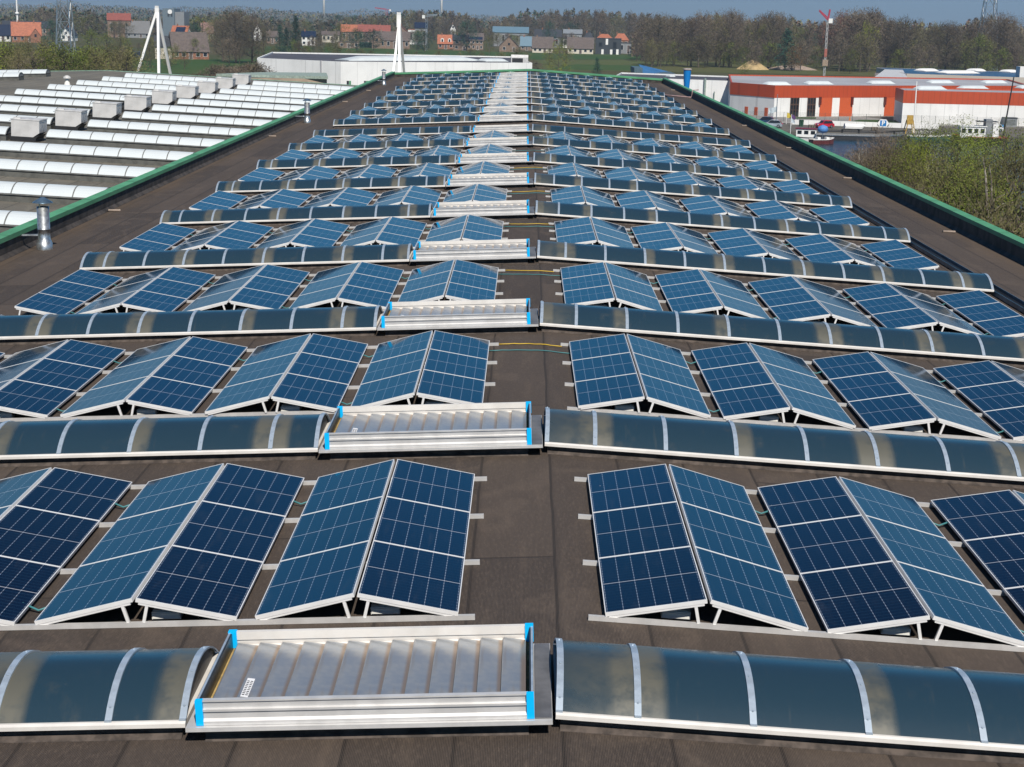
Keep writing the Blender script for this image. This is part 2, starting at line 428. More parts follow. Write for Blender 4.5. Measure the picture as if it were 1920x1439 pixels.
PANES = {}
def get_pane(w, l, r, a=0.):
    key = (round(w, 3), l, r, a)
    if key not in PANES: PANES[key] = pane_mesh('glazing_pane', w, l, r, a)
    return PANES[key]
def rib_mesh():
    mb = MB(); n = 12; w = .032
    for k in range(n):
        y0, z0 = arc_pt(k, n, .016); y1, z1 = arc_pt(k+1, n, .016); a0, b0 = arc_pt(k, n, -.004); a1, b1 = arc_pt(k+1, n, -.004)
        mb.face([(-w, y0, z0), (w, y0, z0), (w, y1, z1), (-w, y1, z1)])
        mb.face([(-w, a0, b0), (-w, y0, z0), (-w, y1, z1), (-w, a1, b1)])
        mb.face([(w, y0, z0), (w, a0, b0), (w, a1, b1), (w, y1, z1)])
    y0, z0 = arc_pt(0, n, .016); mb.box(-w, y0-.012, z0-.05, w, y0+.01, z0+.01)
    for k in (1, 4, 8, 11):
        y, z = arc_pt(k, n, .018); mb.lathe([(0, .008), (.010, .006), (.012, 0)], 6, 0, (0, y, z))
    return mb.mesh('glazing_bar', MT['rib'])
RIB = rib_mesh()
def end_mesh(n=12):
    mb = MB(); pts = [(0, *arc_pt(k, n, -.006)) for k in range(n+1)]; mb.face(pts); return mb.mesh('end_cap', plain('end_cap_sheet', (.12, .11, .10), .5, .3))
ENDM = end_mesh()
def make_skylight(joints, sgn, phase):
    """joints: local x of the glazing bars; measured from the ridge."""
    rt = empty('barrel_skylight')
    x0, x1 = joints[0], joints[-1]
    mb = MB()
    # felt-covered curb with a flared foot, front and back
    mb.prism([(.045, .122), (.04, .05), (-.03, .004), (-.03, -.02), (1.59, -.02), (1.59, .004), (1.52, .05), (1.515, .122)], x0+.02, x1-.02)
    mb.build('curb', MT['curb'], rt)
    mb = MB()
    mb.prism([(-.05, .126), (-.05, .165), (-.02, .18), (.03, .18), (.03, .126)], x0-.03, x1+.03)
    mb.prism([(1.53, .126), (1.53, .18), (1.58, .18), (1.61, .165), (1.61, .126)], x0-.03, x1+.03)
    mb.box(x0-.03, .03, .126, x0+.02, 1.53, .177); mb.box(x1-.02, .03, .126, x1+.03, 1.53, .177)
    mb.build('sill', MT['alu_white'], rt)
    for i in range(len(joints)-1):
        a, b = joints[i], joints[i+1]
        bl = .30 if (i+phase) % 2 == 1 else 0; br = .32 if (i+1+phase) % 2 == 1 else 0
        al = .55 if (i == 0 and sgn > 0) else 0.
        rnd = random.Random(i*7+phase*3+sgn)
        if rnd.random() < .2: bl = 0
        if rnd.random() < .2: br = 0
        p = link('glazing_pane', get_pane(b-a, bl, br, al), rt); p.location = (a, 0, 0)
    for x in joints:
        r = link('glazing_bar', RIB, rt); r.location = (x, 0, 0)
    for x in (x0+.01, x1-.01):
        e = link('end_cap', ENDM, rt); e.location = (x, 0, 0)
    return rt
XRI = -.082
JR = [XRI+.03] + [XRI+.754+1.065*k for k in range(11)] + [12.09]
JL0 = [-3.50-.69-1.065*k for k in range(8)]
JL = [-12.25] + sorted(JL0) + [-3.50]
for sgn, J in ((1, JR), (-1, JL)):
    protos = [make_skylight(J, sgn, ph) for ph in (0, 1)]
    for p in protos: snapshot(p)
    used = [False, False]
    for i in range(NROW):
        k = (0, 0, 1, 0, 1, 1, 0)[i % 7] if sgn > 0 else (0, 1, 1, 0, 1, 0, 0)[i % 7]
        if i == 0: k = 0
        if i == 2: k = 1
        o = protos[k] if not used[k] else copy_tree(protos[k]); used[k] = True
        o.location = (0, YS+PER*i, 0); o.rotation_euler = side_rot(sgn)
        tag(o, f"dark smoked barrel skylight on the {'right' if sgn > 0 else 'left'} of the roof, beside the {ORD[i]} louvred vent", 'skylight', 'dark barrel skylights across the solar roof')

# ------------------------------------------------------------------ louvred smoke vents along the ridge
def make_vent():
    rt = empty('smoke_vent')
    XL, XR, YF, YB, HT = -3.3375, -.266, -.123, 1.55, .425; DZ = HT-.672
    mb = MB(); mb.prism([(-.03, .154), (-.035, .05), (-.09, .004), (-.09, -.02), (1.58, -.02), (1.58, .004), (1.52, .05), (1.515, .154)], XL+.05, XR-.05)
    mb.build('curb', MT['curb'], rt)
    mb = MB()
    mb.box(XL-.10, YF-.06, .157, XR+.17, YB+.06, .184)
    mb.prism([(YF-.062, .144), (YF-.062, .156), (YF-.03, .156), (YF-.03, .144)], XL-.10, XR+.17)
    mb.build('base_flange', MT['alu'], rt)
    mb = MB(); mb.box(XR+.012, YF-.02, .186, XR+.165, YB+.02, .20); mb.build('flashing', plain('grey_flashing', (.17,.17,.18), .5, .3), rt)
    # front frame: stepped extrusion
    yf = YF
    prof = [(yf+.05, HT), (yf-.004, HT), (yf-.004, HT-.016), (yf+.012, HT-.022), (yf+.012, HT-.080), (yf-.014, HT-.086), (yf-.014, HT-.108), (yf+.004, HT-.116),
            (yf+.004, HT-.178), (yf-.020, HT-.200), (yf-.020, HT-.238), (yf+.05, HT-.238)]
    mb = MB(); mb.prism(prof, XL+.05, XR-.05); mb.build('front_frame', MT['alu'], rt)
    yb = YB
    prof = [(yb-.05, HT-.238), (yb-.05, HT-.150), (yb-.032, HT-.140), (yb-.032, HT-.095), (yb-.045, HT-.088), (yb-.045, HT), (yb, HT), (yb, HT-.238)]
    mb = MB(); mb.prism(prof, XL+.05, XR-.05); mb.build('rear_frame', MT['alu_white'], rt)
    for x, sx in ((XL, 1), (XR, -1)):
        mb = MB()
        xa, xb = sorted((x, x+.035*sx)); mb.box(xa, YF+.04, HT-.235, xb, YB-.04, HT-.015)
        o = mb.build('side_frame', MT['alu_dark_reflect'], rt)
        m2 = MB(); xa, xb = sorted((x, x+.02*sx)); m2.box(xa, YF+.04, HT-.0145, xb, YB-.04, HT-.006); m2.build('edge_trim', MT['rib'], o)
        mb = MB(); xa, xb = sorted((x+.037*sx, x+.075*sx)); mb.box(xa, YF+.05, .186, xb, YB-.05, .25); mb.build('seal_strip', MT['ochre'], rt)
    for x, sx in ((XL, 1), (XR, -1)):
        mb = MB(); a, b = sorted((x-.006*sx, x+.062*sx)); mb.box(a, YF-.026, HT-.236, b, YF+.03, HT+.006)
        mb.build('corner_tape', MT['blue_tape'], rt)
        mb = MB(); a, b = sorted((x-.006*sx, x+.078*sx)); mb.box(a, YB-.060, HT-.17, b, YB+.006, HT+.006)
        mb.build('corner_tape', MT['blue_tape'], rt)
    n = 13; w = (XR-XL-.16)/n
    bm_ = MB()
    p = [(a_, z_+DZ) for a_, z_ in ((0, .545), (.012, .556), (w*.5, .541), (w-.02, .522), (w+.008, .518), (w+.008, .512), (0, .535))]
    ys_ = (YF+.052, YB-.052)
    nn = len(p)
    vsx = [(a, ys_[0], z) for a, z in p] + [(a, ys_[1], z) for a, z in p]
    bm_.add(vsx, [(i, (i+1) % nn, nn+(i+1) % nn, nn+i) for i in range(nn)])
    me = bm_.mesh('louvre_blade', MT['blade'])
    for k in range(n):
        o = link('louvre_blade', me, rt); o.location = (XL+.08+w*k, 0, 0)
        if k == 1:
            ZS = lambda a_: .557+DZ-(a_-.012)*(.015/(w*.5-.012))
            st = MB(); st.add([(.035, .20, ZS(.035)), (.105, .20, ZS(.105)), (.105, .62, ZS(.105)), (.035, .62, ZS(.035))], [(0,1,2,3)], 0)
            for j in range(9):
                y = .24+.038*j
                for xx in (.042, .074):
                    st.add([(xx, y, ZS(xx)+.001), (xx+.024, y, ZS(xx+.024)+.001), (xx+.024, y+.018, ZS(xx+.024)+.001), (xx, y+.018, ZS(xx)+.001)], [(0,1,2,3)], 1)
            st.build('rating_sticker', [plain('sticker_white', (.75,.75,.76), .5, 0, .05), MT['black']], o).location = (0, 0, .004)
    return rt
vp = make_vent(); snapshot(vp)
for i in range(NROW):
    o = vp if i == 0 else copy_tree(vp)
    o.location = (0, YS+PER*i, 0); o.rotation_euler = side_rot(-1)
    tag(o, f"{ORD[i]} aluminium louvred smoke vent with cyan taped corners, left of the roof ridge", 'roof vent', 'louvred smoke vents along the ridge')

# ------------------------------------------------------------------ solar arrays
PW, PL, PT = 1.117, 1.755, .046
TILT = math.atan2(.2429, 1.0904)
def frame_mb(mb, mi):
    e = .011
    mb.box(0, 0, -PT, PW, e, 0, mi); mb.box(0, PL-e, -PT, PW, PL, 0, mi)
    mb.box(0, e, -PT, e, PL-e, 0, mi); mb.box(PW-e, e, -PT, PW, PL-e, 0, mi)
def glass_mb(mb, mi):
    e = .011; mb.box(e, e, -.012, PW-e, PL-e, -.003, mi)
g_ = MB(); glass_mb(g_, 0); ME_GLASS = g_.mesh('solar_panel', [MT['cells']])
g_ = MB(); frame_mb(g_, 0); ME_FRAME = g_.mesh('frame', [MT['frame']])
g_ = MB(); glass_mb(g_, 0); frame_mb(g_, 1); ME_PANEL = g_.mesh('solar_panel', [MT['cells'], MT['frame']])
WP = 1.0904; GAP = .0462; HLOW, HRID = .1014, .3443
def support_mb(single=0):
    mb = MB()
    for sx in ((-1, 1) if not single else (single,)):
        xr, xl = sx*GAP/2, sx*(GAP/2+WP)
        dz = -PT/math.cos(TILT)
        mb.bar((xl-sx*.05, 0, HLOW+dz-.004), (xr+sx*.02, 0, HRID+dz-.019), .036, .024, mi=1)
        mb.bar((sx*.085, 0, .058), (sx*.135, 0, HRID+dz-.045), .034, .030, (0, 1, 0), mi=1)
    return mb
def make_array(detail, single=0):
    rt = empty('solar_array' if not single else 'single_pitch_array')
    for sx in ((-1, 1) if not single else (single,)):
        for k in range(3):
            p = link('solar_panel', ME_GLASS if detail == 0 else ME_PANEL, rt)
            y = k*(PL+.012)
            if sx < 0: p.location = (-GAP/2-WP, y, HLOW); p.rotation_euler = (0, -TILT, 0)
            else: p.location = (GAP/2, y, HRID); p.rotation_euler = (0, TILT, 0)
            if detail == 0: link('frame', ME_FRAME, p)
    if detail < 2:
        me = support_mb(single).mesh('support_frame', [MT['alu'], MT['frame']])
        for k in range(4):
            o = link('support_frame', me, rt); o.location = (0, (.022, 1.765, 3.54, 5.28)[k], 0)
    return rt
inv = MB(); inv.box(-.16, 0, .0, .16, .16, .085); inv.box(-.15, -.012, .012, .15, 0, .073); inv.box(-.13, .02, .086, .13, .14, .096)
ME_INV = inv.mesh('inverter_box', MT['white_plastic'])
TLX, TRX, TP = -1.0706, .5137, 2.4293
YT = 16.015
protos = {}
for dt in (0, 1, 2):
    for sg in (0, 1, -1):
        protos[(dt, sg)] = make_array(dt, sg); snapshot(protos[(dt, sg)])
usedp = set()
NTH = ['first', 'second', 'third', 'fourth', 'fifth']
for i in range(NROW):
    if i == 8: continue
    dt = 0 if i < 3 else (1 if i < 10 else 2)
    for side in (-1, 1):
        sd = 'left' if side < 0 else 'right'
        for k in range(5):
            sg = 0 if k < 4 else -side
            key = (dt, sg)
            o = protos[key] if key not in usedp else copy_tree(protos[key]); usedp.add(key)
            xc = (TLX - WP - GAP/2 - TP*k) if side < 0 else (TRX + WP + GAP/2 + TP*k)
            jr = random.Random(i*31+k*7+side)
            o.location = (xc+jr.uniform(-.008, .008), YT+PER*i+jr.uniform(-.02, .02), roofz(xc)); o.rotation_euler = (0, TH*side+R(jr.uniform(-.35, .35)), R(jr.uniform(-.15, .15)))
            if k < 4: lab = f"double-pitched solar array, {NTH[k]} {sd} of the walkway, behind the {ORD[i]} louvred vent"
            else: lab = f"single-pitch row of three solar panels, outermost {sd}, behind the {ORD[i]} louvred vent"
            tag(o, lab, 'solar array', 'solar arrays in rows on the roof')
            if i < 4 and k < 4:
                b = link('inverter_box', ME_INV, o)
                b.location = ((.30 if side < 0 else -.32), .16, .03)
for (k, p) in protos.items():
    if k not in usedp: bpy.data.objects.remove(p)

# mounting rails (each runs under a whole half row)
RN = ['front', 'second', 'third', 'rear']
railme = {}
for side in (-1, 1):
    xa = (TLX+.17) if side < 0 else (TRX-.18); xb = (TLX - TP*4 - WP - .25) if side < 0 else (TRX + TP*4 + WP + .25)
    mb = MB(); L = abs(xb-xa)
    mb.prism([(-.022, 0), (-.022, .055), (-.007, .055), (-.007, .045), (.007, .045), (.007, .055), (.022, .055), (.022, 0)], 0, L*side if side > 0 else -L)
    railme[side] = (xa, mb.mesh('mounting_rail', MT['alu']))
for i in range(10):
    if i == 8: continue
    for side in (-1, 1):
        for k, dy in enumerate((.0, 1.765, 3.54, 5.24)):
            if i > 6 and k < 2: continue
            xa, me = railme[side]
            o = link('mounting_rail', me); o.location = (xa, YT+PER*i+dy+.032, roofz(xa)+.004); o.rotation_euler = side_rot(side)
            tag(o, f"{RN[k]} aluminium rail under the panels {'left' if side < 0 else 'right'} of the walkway, behind the {ORD[i]} louvred vent", 'rail', 'aluminium rails under the solar arrays')
# cables across the walkway and between the arrays
for i in range(1, 8):
    for nm, dy, m, cl in (('yellow', 5.22, 'yellow', 'yellow'), ('teal', 4.62, 'teal', 'teal')):
        if i > 5 and nm == 'yellow' : continue
        pts = []
        rnd = random.Random(i*3+len(nm))
        xa, xb = (TLX+.15, TRX-.16) if nm == 'yellow' else (TLX-.02, TRX+.02)
        for q in range(13):
            x = xa + (xb-xa)*q/12
            pts.append((x, YT+PER*i+dy+rnd.uniform(-.02, .02)+.12*math.sin(q/12*math.pi+i), roofz(x)+.02))
        mb = MB(); mb.tube(pts, .011, 6)
        tag(mb.build('cable', MT[m], None, True), f"thin {cl} cable lying across the walkway behind the {ORD[i]} louvred vent", 'cable', 'cables across the walkway')
for i in range(0, 4):
    for side in (-1, 1):
        for k in range(4):
            xe = (TLX-2*WP-GAP-TP*k) if side < 0 else (TRX+2*WP+GAP+TP*k)
            for dy in ((.55, 4.35) if (k+i) % 2 else (4.3,)):
                xo = xe + side*(TP-2*WP-GAP)
                pts = [(xe-side*.1, YT+PER*i+dy, roofz(xe)+.10), ((xe+xo)/2, YT+PER*i+dy-.05, roofz(xe)+.035), (xo+side*.1, YT+PER*i+dy+.02, roofz(xo)+.10)]
                mb = MB(); mb.tube(pts, .014, 6)
                tag(mb.build('cable', MT['teal'], None, True), f"short teal cable bridging gap {NTH[k]} {'left' if side < 0 else 'right'} of walkway, {'front' if dy < 1 else 'back'}, behind {ORD[i]} vent", 'cable', 'short cables between the arrays')
# cable tray along the right-hand ends
tr = tag(empty('cable_tray', (12.3, 60, roofz(12.3))), 'long dark cable tray running beside the right ends of the skylights', 'cable tray')
mb = MB()
mb.box(-.16, -34, .03, -.145, 112, .15); mb.box(.145, -34, .03, .16, 112, .15)
o = mb.build('side_rail', plain('blue_grey_steel', (.10, .19, .28), .35, .5), tr)
mb = MB(); mb.box(-.145, -34, .04, .145, 112, .052)
mb.build('tray_bed', MT['black'], tr)
mb = MB()
for y in range(-34, 112): mb.box(-.2, y, 0, .2, y+.05, .03)
mb.build('tray_foot', MT['black'], tr)
mb = MB(); rnd = random.Random(5)
for x, r in ((-.08, .02), (-.02, .025), (.05, .018)):
    mb.tube([(x+rnd.uniform(-.03, .03), y, .075+rnd.uniform(0, .02)) for y in range(-34, 113, 2)], r, 5)
mb.build('cable_bundle', MT['black'], tr)

# chimney pipes by the left parapet
def chimney(px, py, htop, r, label):
    p = onroof(px, py)
    rt = tag(empty('chimney_pipe', p), label, 'chimney', 'steel chimneys by the left parapet')
    mb = MB(); mb.lathe([(r*1.3, 0), (r*1.3, .20), (r*1.22, .21), (r*1.2, .26), (r*1.02, .30), (r*1.0, .5)], 20); mb.build('base_collar', MT['steel'], rt, True)
    mb = MB(); mb.lathe([(r, .29), (r, htop*.47), (r*1.05, htop*.472), (r*1.05, htop*.485), (r, htop*.487), (r, htop), (r*.93, htop), (r*.93, htop-.15)], 24); mb.build('flue', MT['steel'], rt, True)
    mb = MB(); 
    for a in range(3): mb.bar((r*.95*math.cos(a*2.09+.3), r*.95*math.sin(a*2.09+.3), htop-.02), (r*1.25*math.cos(a*2.09+.3), r*1.25*math.sin(a*2.09+.3), htop+.16), .02, .01)
    mb.build('cap_bracket', MT['steel'], rt)
    mb = MB(); mb.lathe([(r*1.65, htop+.12), (r*1.6, htop+.135), (r*.35, htop+.27), (0, htop+.29)], 20); mb.build('rain_cap', plain('blue_grey_cap', (.16, .25, .33), .3, .7), rt, True)
    z = .43
    mb = MB(); mb.bar((-r*.9, 0, z), (-WL-p.x, -.1, z+.0), .06, .05); mb.build('wall_bracket', MT['steel'], rt)
chimney(84, 468, 1.28, .18, 'tall shiny steel chimney pipe nearest the camera beside the left green parapet')
chimney(576, 231, 1.30, .18, 'middle steel chimney pipe standing halfway along the left green parapet')
chimney(719.5, 160, 1.30, .18, 'small far steel chimney pipe close to the far left roof corner')
# overflow drains at the foot of the parapets
def drain_mb():
    mb = MB()
    for k in range(9): mb.lathe([(.055, -.022), (.055, .014), (.045, .018), (.045, .022)], 10, 0)
    pts = []
    mb = MB()
    for k in range(11):
        x = -.33+.06*k; mb.tube([(x, 0, .06), (x+.034, 0, .06)], .06, 10)
    mb.tube([(-.36, 0, .06), (.33, 0, .06)], .048, 10)
    mb.tube([(-.40, 0, .06), (-.35, 0, .06)], .062, 10, 1)
    return mb
DR = drain_mb().mesh('roof_drain', [plain('dirty_plastic', (.34, .27, .22), .7), MT['black']])
for k, (px, py, l) in enumerate(((215, 397, 'left parapet beyond the near chimney'), (511, 257, 'left parapet before the middle chimney'), (647, 192, 'left roof edge beyond the middle chimney'), (691, 171, 'left roof edge just before the far chimney'),
        (1780, 437, 'foot of right parapet, nearest on that side'), (1590, 336, 'foot of right parapet, second on that side'), (1481, 279, 'foot of right parapet, third on that side'), (1397, 237, 'foot of right parapet, fourth on that side'), (1262, 170, 'right roof edge, farthest on that side'))):
    p = onroof(px, py); o = link('roof_drain', DR); o.scale = (.62, .7, .7); o.location = p; o.rotation_euler = (0, 0, .15 if px < 900 else -.1)
    tag(o, 'ribbed pale drain pipe end lying at the ' + l, 'drain', 'drain pipe ends at the parapets')
a = onroof(1242, 180); b = onroof(1299, 185)
mb = MB(); mb.tube([(a.x, a.y, a.z+.1), (b.x-.2, b.y, b.z+.1), (b.x-.1, b.y, b.z+.14), (b.x-.05, b.y, b.z+.75), (b.x+.5, b.y, b.z+.8)], .05, 8)
tag(mb.build('water_pipe', plain('pink_pipe', (.38, .26, .25), .5), None, True), 'pinkish pipe crossing the roof and bending up over the right parapet', 'pipe')


# ------------------------------------------------------------------ neighbouring hall with white skylights
AX, AZ, ASL, AE, AYF = -42.1, .09, .03575, -15.76, 158.0
def az(x): return AZ - ASL*abs(x-AX)
ah = tag(empty('neighbouring_hall', (-39, 60, 0)), 'lower grey-roofed hall on the left carrying rows of white barrel skylights', 'industrial building')
def ap(name, mb, m):
    o = mb.build(name, m, ah); o.location = (39, -60, 0); return o
mb = MB()
for x0, x1 in ((-68, AX), (AX, AE)):
    n = 12
    for i in range(n):
        a, b = -30+(AYF+30)*i/n, -30+(AYF+30)*(i+1)/n
        mb.face([(x0, a, az(x0)), (x1, a, az(x1)), (x1, b, az(x1)), (x0, b, az(x0))])
ap('roof', mb, MT['felt_adj'])
mb = MB(); mb.box(-68, -30, ZG-1, -67.9, AYF, az(-68)-.02); mb.box(-68, AYF+.1, ZG-1, AE, AYF+.2, az(-68)-.05)
ap('wall', mb, plain('neighbour_cladding', (.3, .31, .3), .6))
mb = MB()
for x0, x1 in ((-68, AX), (AX, AE)):
    mb.add([(x0,AYF-.05,az(x0)-.1),(x1,AYF-.05,az(x1)-.1),(x1,AYF-.05,az(x1)+.05),(x0,AYF-.05,az(x0)+.05),(x1,AYF+.35,az(x1)+.05),(x0,AYF+.35,az(x0)+.05)],[(0,1,2,3),(3,2,4,5)])
ap('coping', mb, plain('pale_green_coping', (.20, .33, .25), .5))
A_SILL, A_HALF, A_RAD = .32, .74, 1.0
def a_arc(k, n, off=0): return arc_pt(k, n, off, A_HALF, A_RAD, A_SILL)
def a_pane(w):
    mb = MB(); n = 10
    for k in range(n):
        y0, z0 = a_arc(k, n); y1, z1 = a_arc(k+1, n); mb.face([(0, y0, z0), (w, y0, z0), (w, y1, z1), (0, y1, z1)])
    return mb.mesh('glazing_pane', MT['opal'], True)
def a_rib():
    mb = MB(); n = 10; w = .022
    for k in range(n):
        y0, z0 = a_arc(k, n, .012); y1, z1 = a_arc(k+1, n, .012)
        mb.face([(-w, y0, z0), (w, y0, z0), (w, y1, z1), (-w, y1, z1)])
        for s_ in (-w, w):
            q0, r0 = a_arc(k, n, -.004); q1, r1 = a_arc(k+1, n, -.004); mb.face([(s_, q0, r0), (s_, y0, z0), (s_, y1, z1), (s_, q1, r1)])
    return mb.mesh('glazing_bar', MT['rib_dark'])
ARIB = a_rib(); APN = {}
mb = MB(); mb.face([(0, *a_arc(k, 10, -.006)) for k in range(11)]); AEND = mb.mesh('end_cap', plain('grey_end_cap', (.22, .22, .21), .6))
def make_white_skylight(x0, x1, first):
    rt = empty('white_skylight'); js = [x0]
    x = x0+first
    while x < x1-.25: js.append(x); x += 1.13
    js.append(x1)
    mb = MB(); mb.prism([(.03, .26), (.03, 0), (0, -.03), (1.49, -.03), (1.46, 0), (1.46, .26)], x0, x1); mb.build('curb', plain('grey_curb', (.10, .10, .09), .8), rt)
    mb = MB(); mb.prism([(-.02, .265), (-.02, .32), (.03, .32), (.03, .265)], x0, x1); mb.prism([(1.46, .265), (1.46, .32), (1.50, .32), (1.50, .265)], x0, x1); mb.build('sill', MT['rib_dark'], rt)
    for a, b in zip(js, js[1:]):
        w = round(b-a, 3)
        if w not in APN: APN[w] = a_pane(w)
        p = link('glazing_pane', APN[w], rt); p.location = (a, 0, 0)
    for x in js: link('glazing_bar', ARIB, rt).location = (x, 0, 0)
    for x in (x0+.01, x1-.01): link('end_cap', AEND, rt).location = (x, 0, 0)
    snapshot(rt); return rt
ANUM = ['nearest', 'second', 'third', 'fourth', 'fifth', 'sixth', 'seventh', 'eighth', 'ninth', 'tenth', 'eleventh', 'twelfth', 'farthest']
ar = math.atan(ASL)
def a_place(proto, used, k, refx, sgn, lab):
    o = proto if not used else copy_tree(proto)
    o.location = (AX, 49.7+7.706*k-.0, AZ); o.rotation_euler = (0, ar*sgn, 0)
    tag(o, lab, 'skylight', 'white barrel skylights on the neighbouring hall')
pr = make_white_skylight(-24.95-AX, -15.9-AX, 1.13); pl = make_white_skylight(-36.4-AX, -27.0-AX, .6); pw = make_white_skylight(-66.0-AX, -43.4-AX, .9)
for k in range(13): a_place(pr, k > 0, k, 0, 1, f'white barrel skylight between grey box line and green coping, {ANUM[k]} row from the camera')
for n_, k in enumerate(range(4, 13)): a_place(pl, n_ > 0, k, 0, 1, f'white barrel skylight left of the grey boxes, {ANUM[k]} row from the camera')
for n_, k in enumerate(range(9, 13)): a_place(pw, n_ > 0, k, 0, -1, f'white barrel skylight beyond the neighbouring ridge at far left, {ANUM[k]} row from the camera')
def make_box():
    rt = empty('vent_box'); W, D, H = 1.44, 1.3, .84
    mb = MB(); pf = [(0, .0), (1.12, .0), (W, .22), (W, H), (0, H)]
    mb.add([(x, 0, z) for x, z in pf]+[(x, D, z) for x, z in pf], [(0,1,2,3,4), (9,8,7,6,5)]+[(i, 5+i, 5+(i+1) % 5, (i+1) % 5) for i in range(5)])
    mb.build('housing', MT['grey_box'], rt)
    mb = MB(); mb.box(-.03, -.02, H+.003, W+.03, D+.02, H+.05); mb.box(.1, .1, H+.05, .45, .25, H+.12); mb.build('lid', plain('light_sheet', (.55,.54,.53), .5, .1), rt)
    mb = MB(); mb.add([(1.02, -.02, -.16), (1.2, -.02, -.16), (W, -.02, .14), (1.16, -.02, 0), (1.02, D, -.16), (1.2, D, -.16), (W, D, .14), (1.16, D, 0)], [(0,1,2,3), (7,6,5,4), (0,4,5,1), (1,5,6,2), (2,6,7,3), (3,7,4,0)]); mb.build('hinge_bracket', MT['black'], rt)
    mb = MB(); mb.bar((W, .3, H), (W+.28, .3, H-.05), .03, .03); mb.bar((W+.22, .3, H-.05), (W+.06, .3, .28), .025, .025); mb.bar((-.22, .35, H-.1), (0, .35, H-.02), .03, .03); mb.build('stay', MT['steel'], rt)
    mb = MB(); mb.box(-.05, -.03, -.27, W-.18, D+.03, -.003); mb.build('base_curb', MT['black'], rt)
    snapshot(rt); return rt
bxp = make_box()
for n_, k in enumerate(range(4, 13)):
    o = bxp if n_ == 0 else copy_tree(bxp)
    x = -26.75; o.location = (x, 49.7+7.706*k+.1, az(x)+.24); o.rotation_euler = (0, ar, R(random.Random(k).uniform(-1, 1)))
    tag(o, f'grey sheet-metal vent box between white skylights, {["nearest", "second nearest", "third nearest", "fourth nearest", "fifth nearest", "sixth nearest", "seventh nearest", "second farthest", "farthest"][n_]} of its line', 'vent box', 'grey vent boxes on the neighbouring hall')
p = aty(126, 156.5, 129.); rt = tag(empty('roof_cowl', (p.x, p.y, az(p.x))), 'small pale mushroom cowl near the ridge of the neighbouring roof', 'roof cowl')
mb = MB(); mb.lathe([(.28, 0), (.2, .3), (.14, .4), (.14, .62)], 12); mb.build('neck', MT['white_plastic'], rt, True)
mb = MB(); mb.lathe([(.30, .62), (.30, .74), (.1, .86), (0, .88)], 12); mb.build('cap', MT['grey_box'], rt, True)

# ------------------------------------------------------------------ ground, fields, water, quay
def slab(name, pts, z, m, kind='structure', label=None, cat=None):
    mb = MB(); mb.face([(p[0], p[1], z) for p in pts]); return tag(mb.build(name, m), label, cat, None, kind)
def ground_mat(name, c1, c2, c3, s1=.01, s2=.3):
    m, t, b = mat(name); co = objco(t)
    a = noise(t, co, s1, 5, .6); f = noise(t, co, s2, 4, .65)
    c = mix(t, sm(t, a, .38, .62), c1, c2); c = mix(t, sm(t, f, .45, .75, 0, .7), c, c3)
    lk(t, c, b.inputs['Base Color']); b.inputs['Roughness'].default_value = .95; b.inputs['Specular IOR Level'].default_value = .1
    return m
MT['ground'] = ground_mat('rough_grassland', (.060, .066, .026), (.085, .072, .034), (.045, .055, .020))
MT['grass'] = ground_mat('meadow_grass', (.036, .078, .020), (.050, .085, .024), (.050, .066, .022))
MT['dryfield'] = ground_mat('dry_meadow', (.085, .085, .030), (.075, .095, .030), (.10, .085, .045))
MT['paving'] = ground_mat('pale_paving', (.26, .25, .24), (.30, .29, .27), (.2, .19, .18), .05, 1.)
slab('ground', [(-9000, -600), (9000, -600), (9000, 9000), (-9000, 9000)], ZG, MT['ground'])
def field(name, pxs, m, z): 
    return slab(name, [gp(x, y, z)[:2] for x, y in pxs], z, m)
field('meadow', [(440, 101), (640, 103), (1010, 112), (1205, 112), (1205, 103), (1120, 102), (760, 93), (560, 86), (470, 88)], MT['grass'], ZG+.06)
field('meadow', [(190, 135), (480, 142), (480, 112), (385, 111), (230, 113)], MT['grass'], ZG+.07)
field('dry_meadow', [(1000, 132), (1420, 138), (1900, 150), (1900, 128), (1400, 119), (1205, 113), (1000, 113)], MT['dryfield'], ZG+.08)
field('meadow', [(1020, 130), (1200, 133), (1200, 123), (1080, 121)], MT['grass'], ZG+.12)
ZQ = ZG+.9
def water_mat():
    m, t, b = mat('harbour_water'); co = objco(t)
    f = noise(t, mapping(t, co, (.5, 1.4, 1)), 1.1, 4)
    b.inputs['Base Color'].default_value = (.010, .022, .032, 1); b.inputs['Roughness'].default_value = .22; b.inputs['IOR'].default_value = 1.33
    bump(t, b, f, .8, .25); return m
q0, q1 = gp(1380, 254, ZG), gp(1960, 268, ZG)
slab('water', [(24, 128), (46, 118), (70, 122), (150, 128), (q1.x+40, q1.y), (q1.x, q1.y+.5), (q0.x, q0.y+.5), (20, q0.y)], ZG+.05, water_mat())
mb = MB(); fl = [(q0.x-14, q0.y), (q1.x+60, q1.y), (q1.x+60, 420), (q0.x-14, 420)]
mb.add([(x, y, ZG-.5) for x, y in fl]+[(x, y, ZQ) for x, y in fl], [(4,5,6,7), (0,1,5,4), (1,2,6,5), (3,0,4,7)])
tag(mb.build('quay', ground_mat('quay_asphalt', (.10, .095, .085), (.13, .12, .105), (.16, .145, .12), .08, .8)), None, None, None, 'structure')
def qslab(name, pxs, z, m): return slab(name, [gp(x, y, z)[:2] for x, y in pxs], z, m)
qslab('yard_paving', [(1370, 228), (1500, 232), (1700, 236), (1930, 240), (1930, 233), (1690, 228), (1600, 217), (1370, 212)], ZQ+.03, MT['paving'])
qslab('lawn', [(1590, 229), (1686, 231), (1686, 225.5), (1610, 225)], ZQ+.06, MT['grass'])
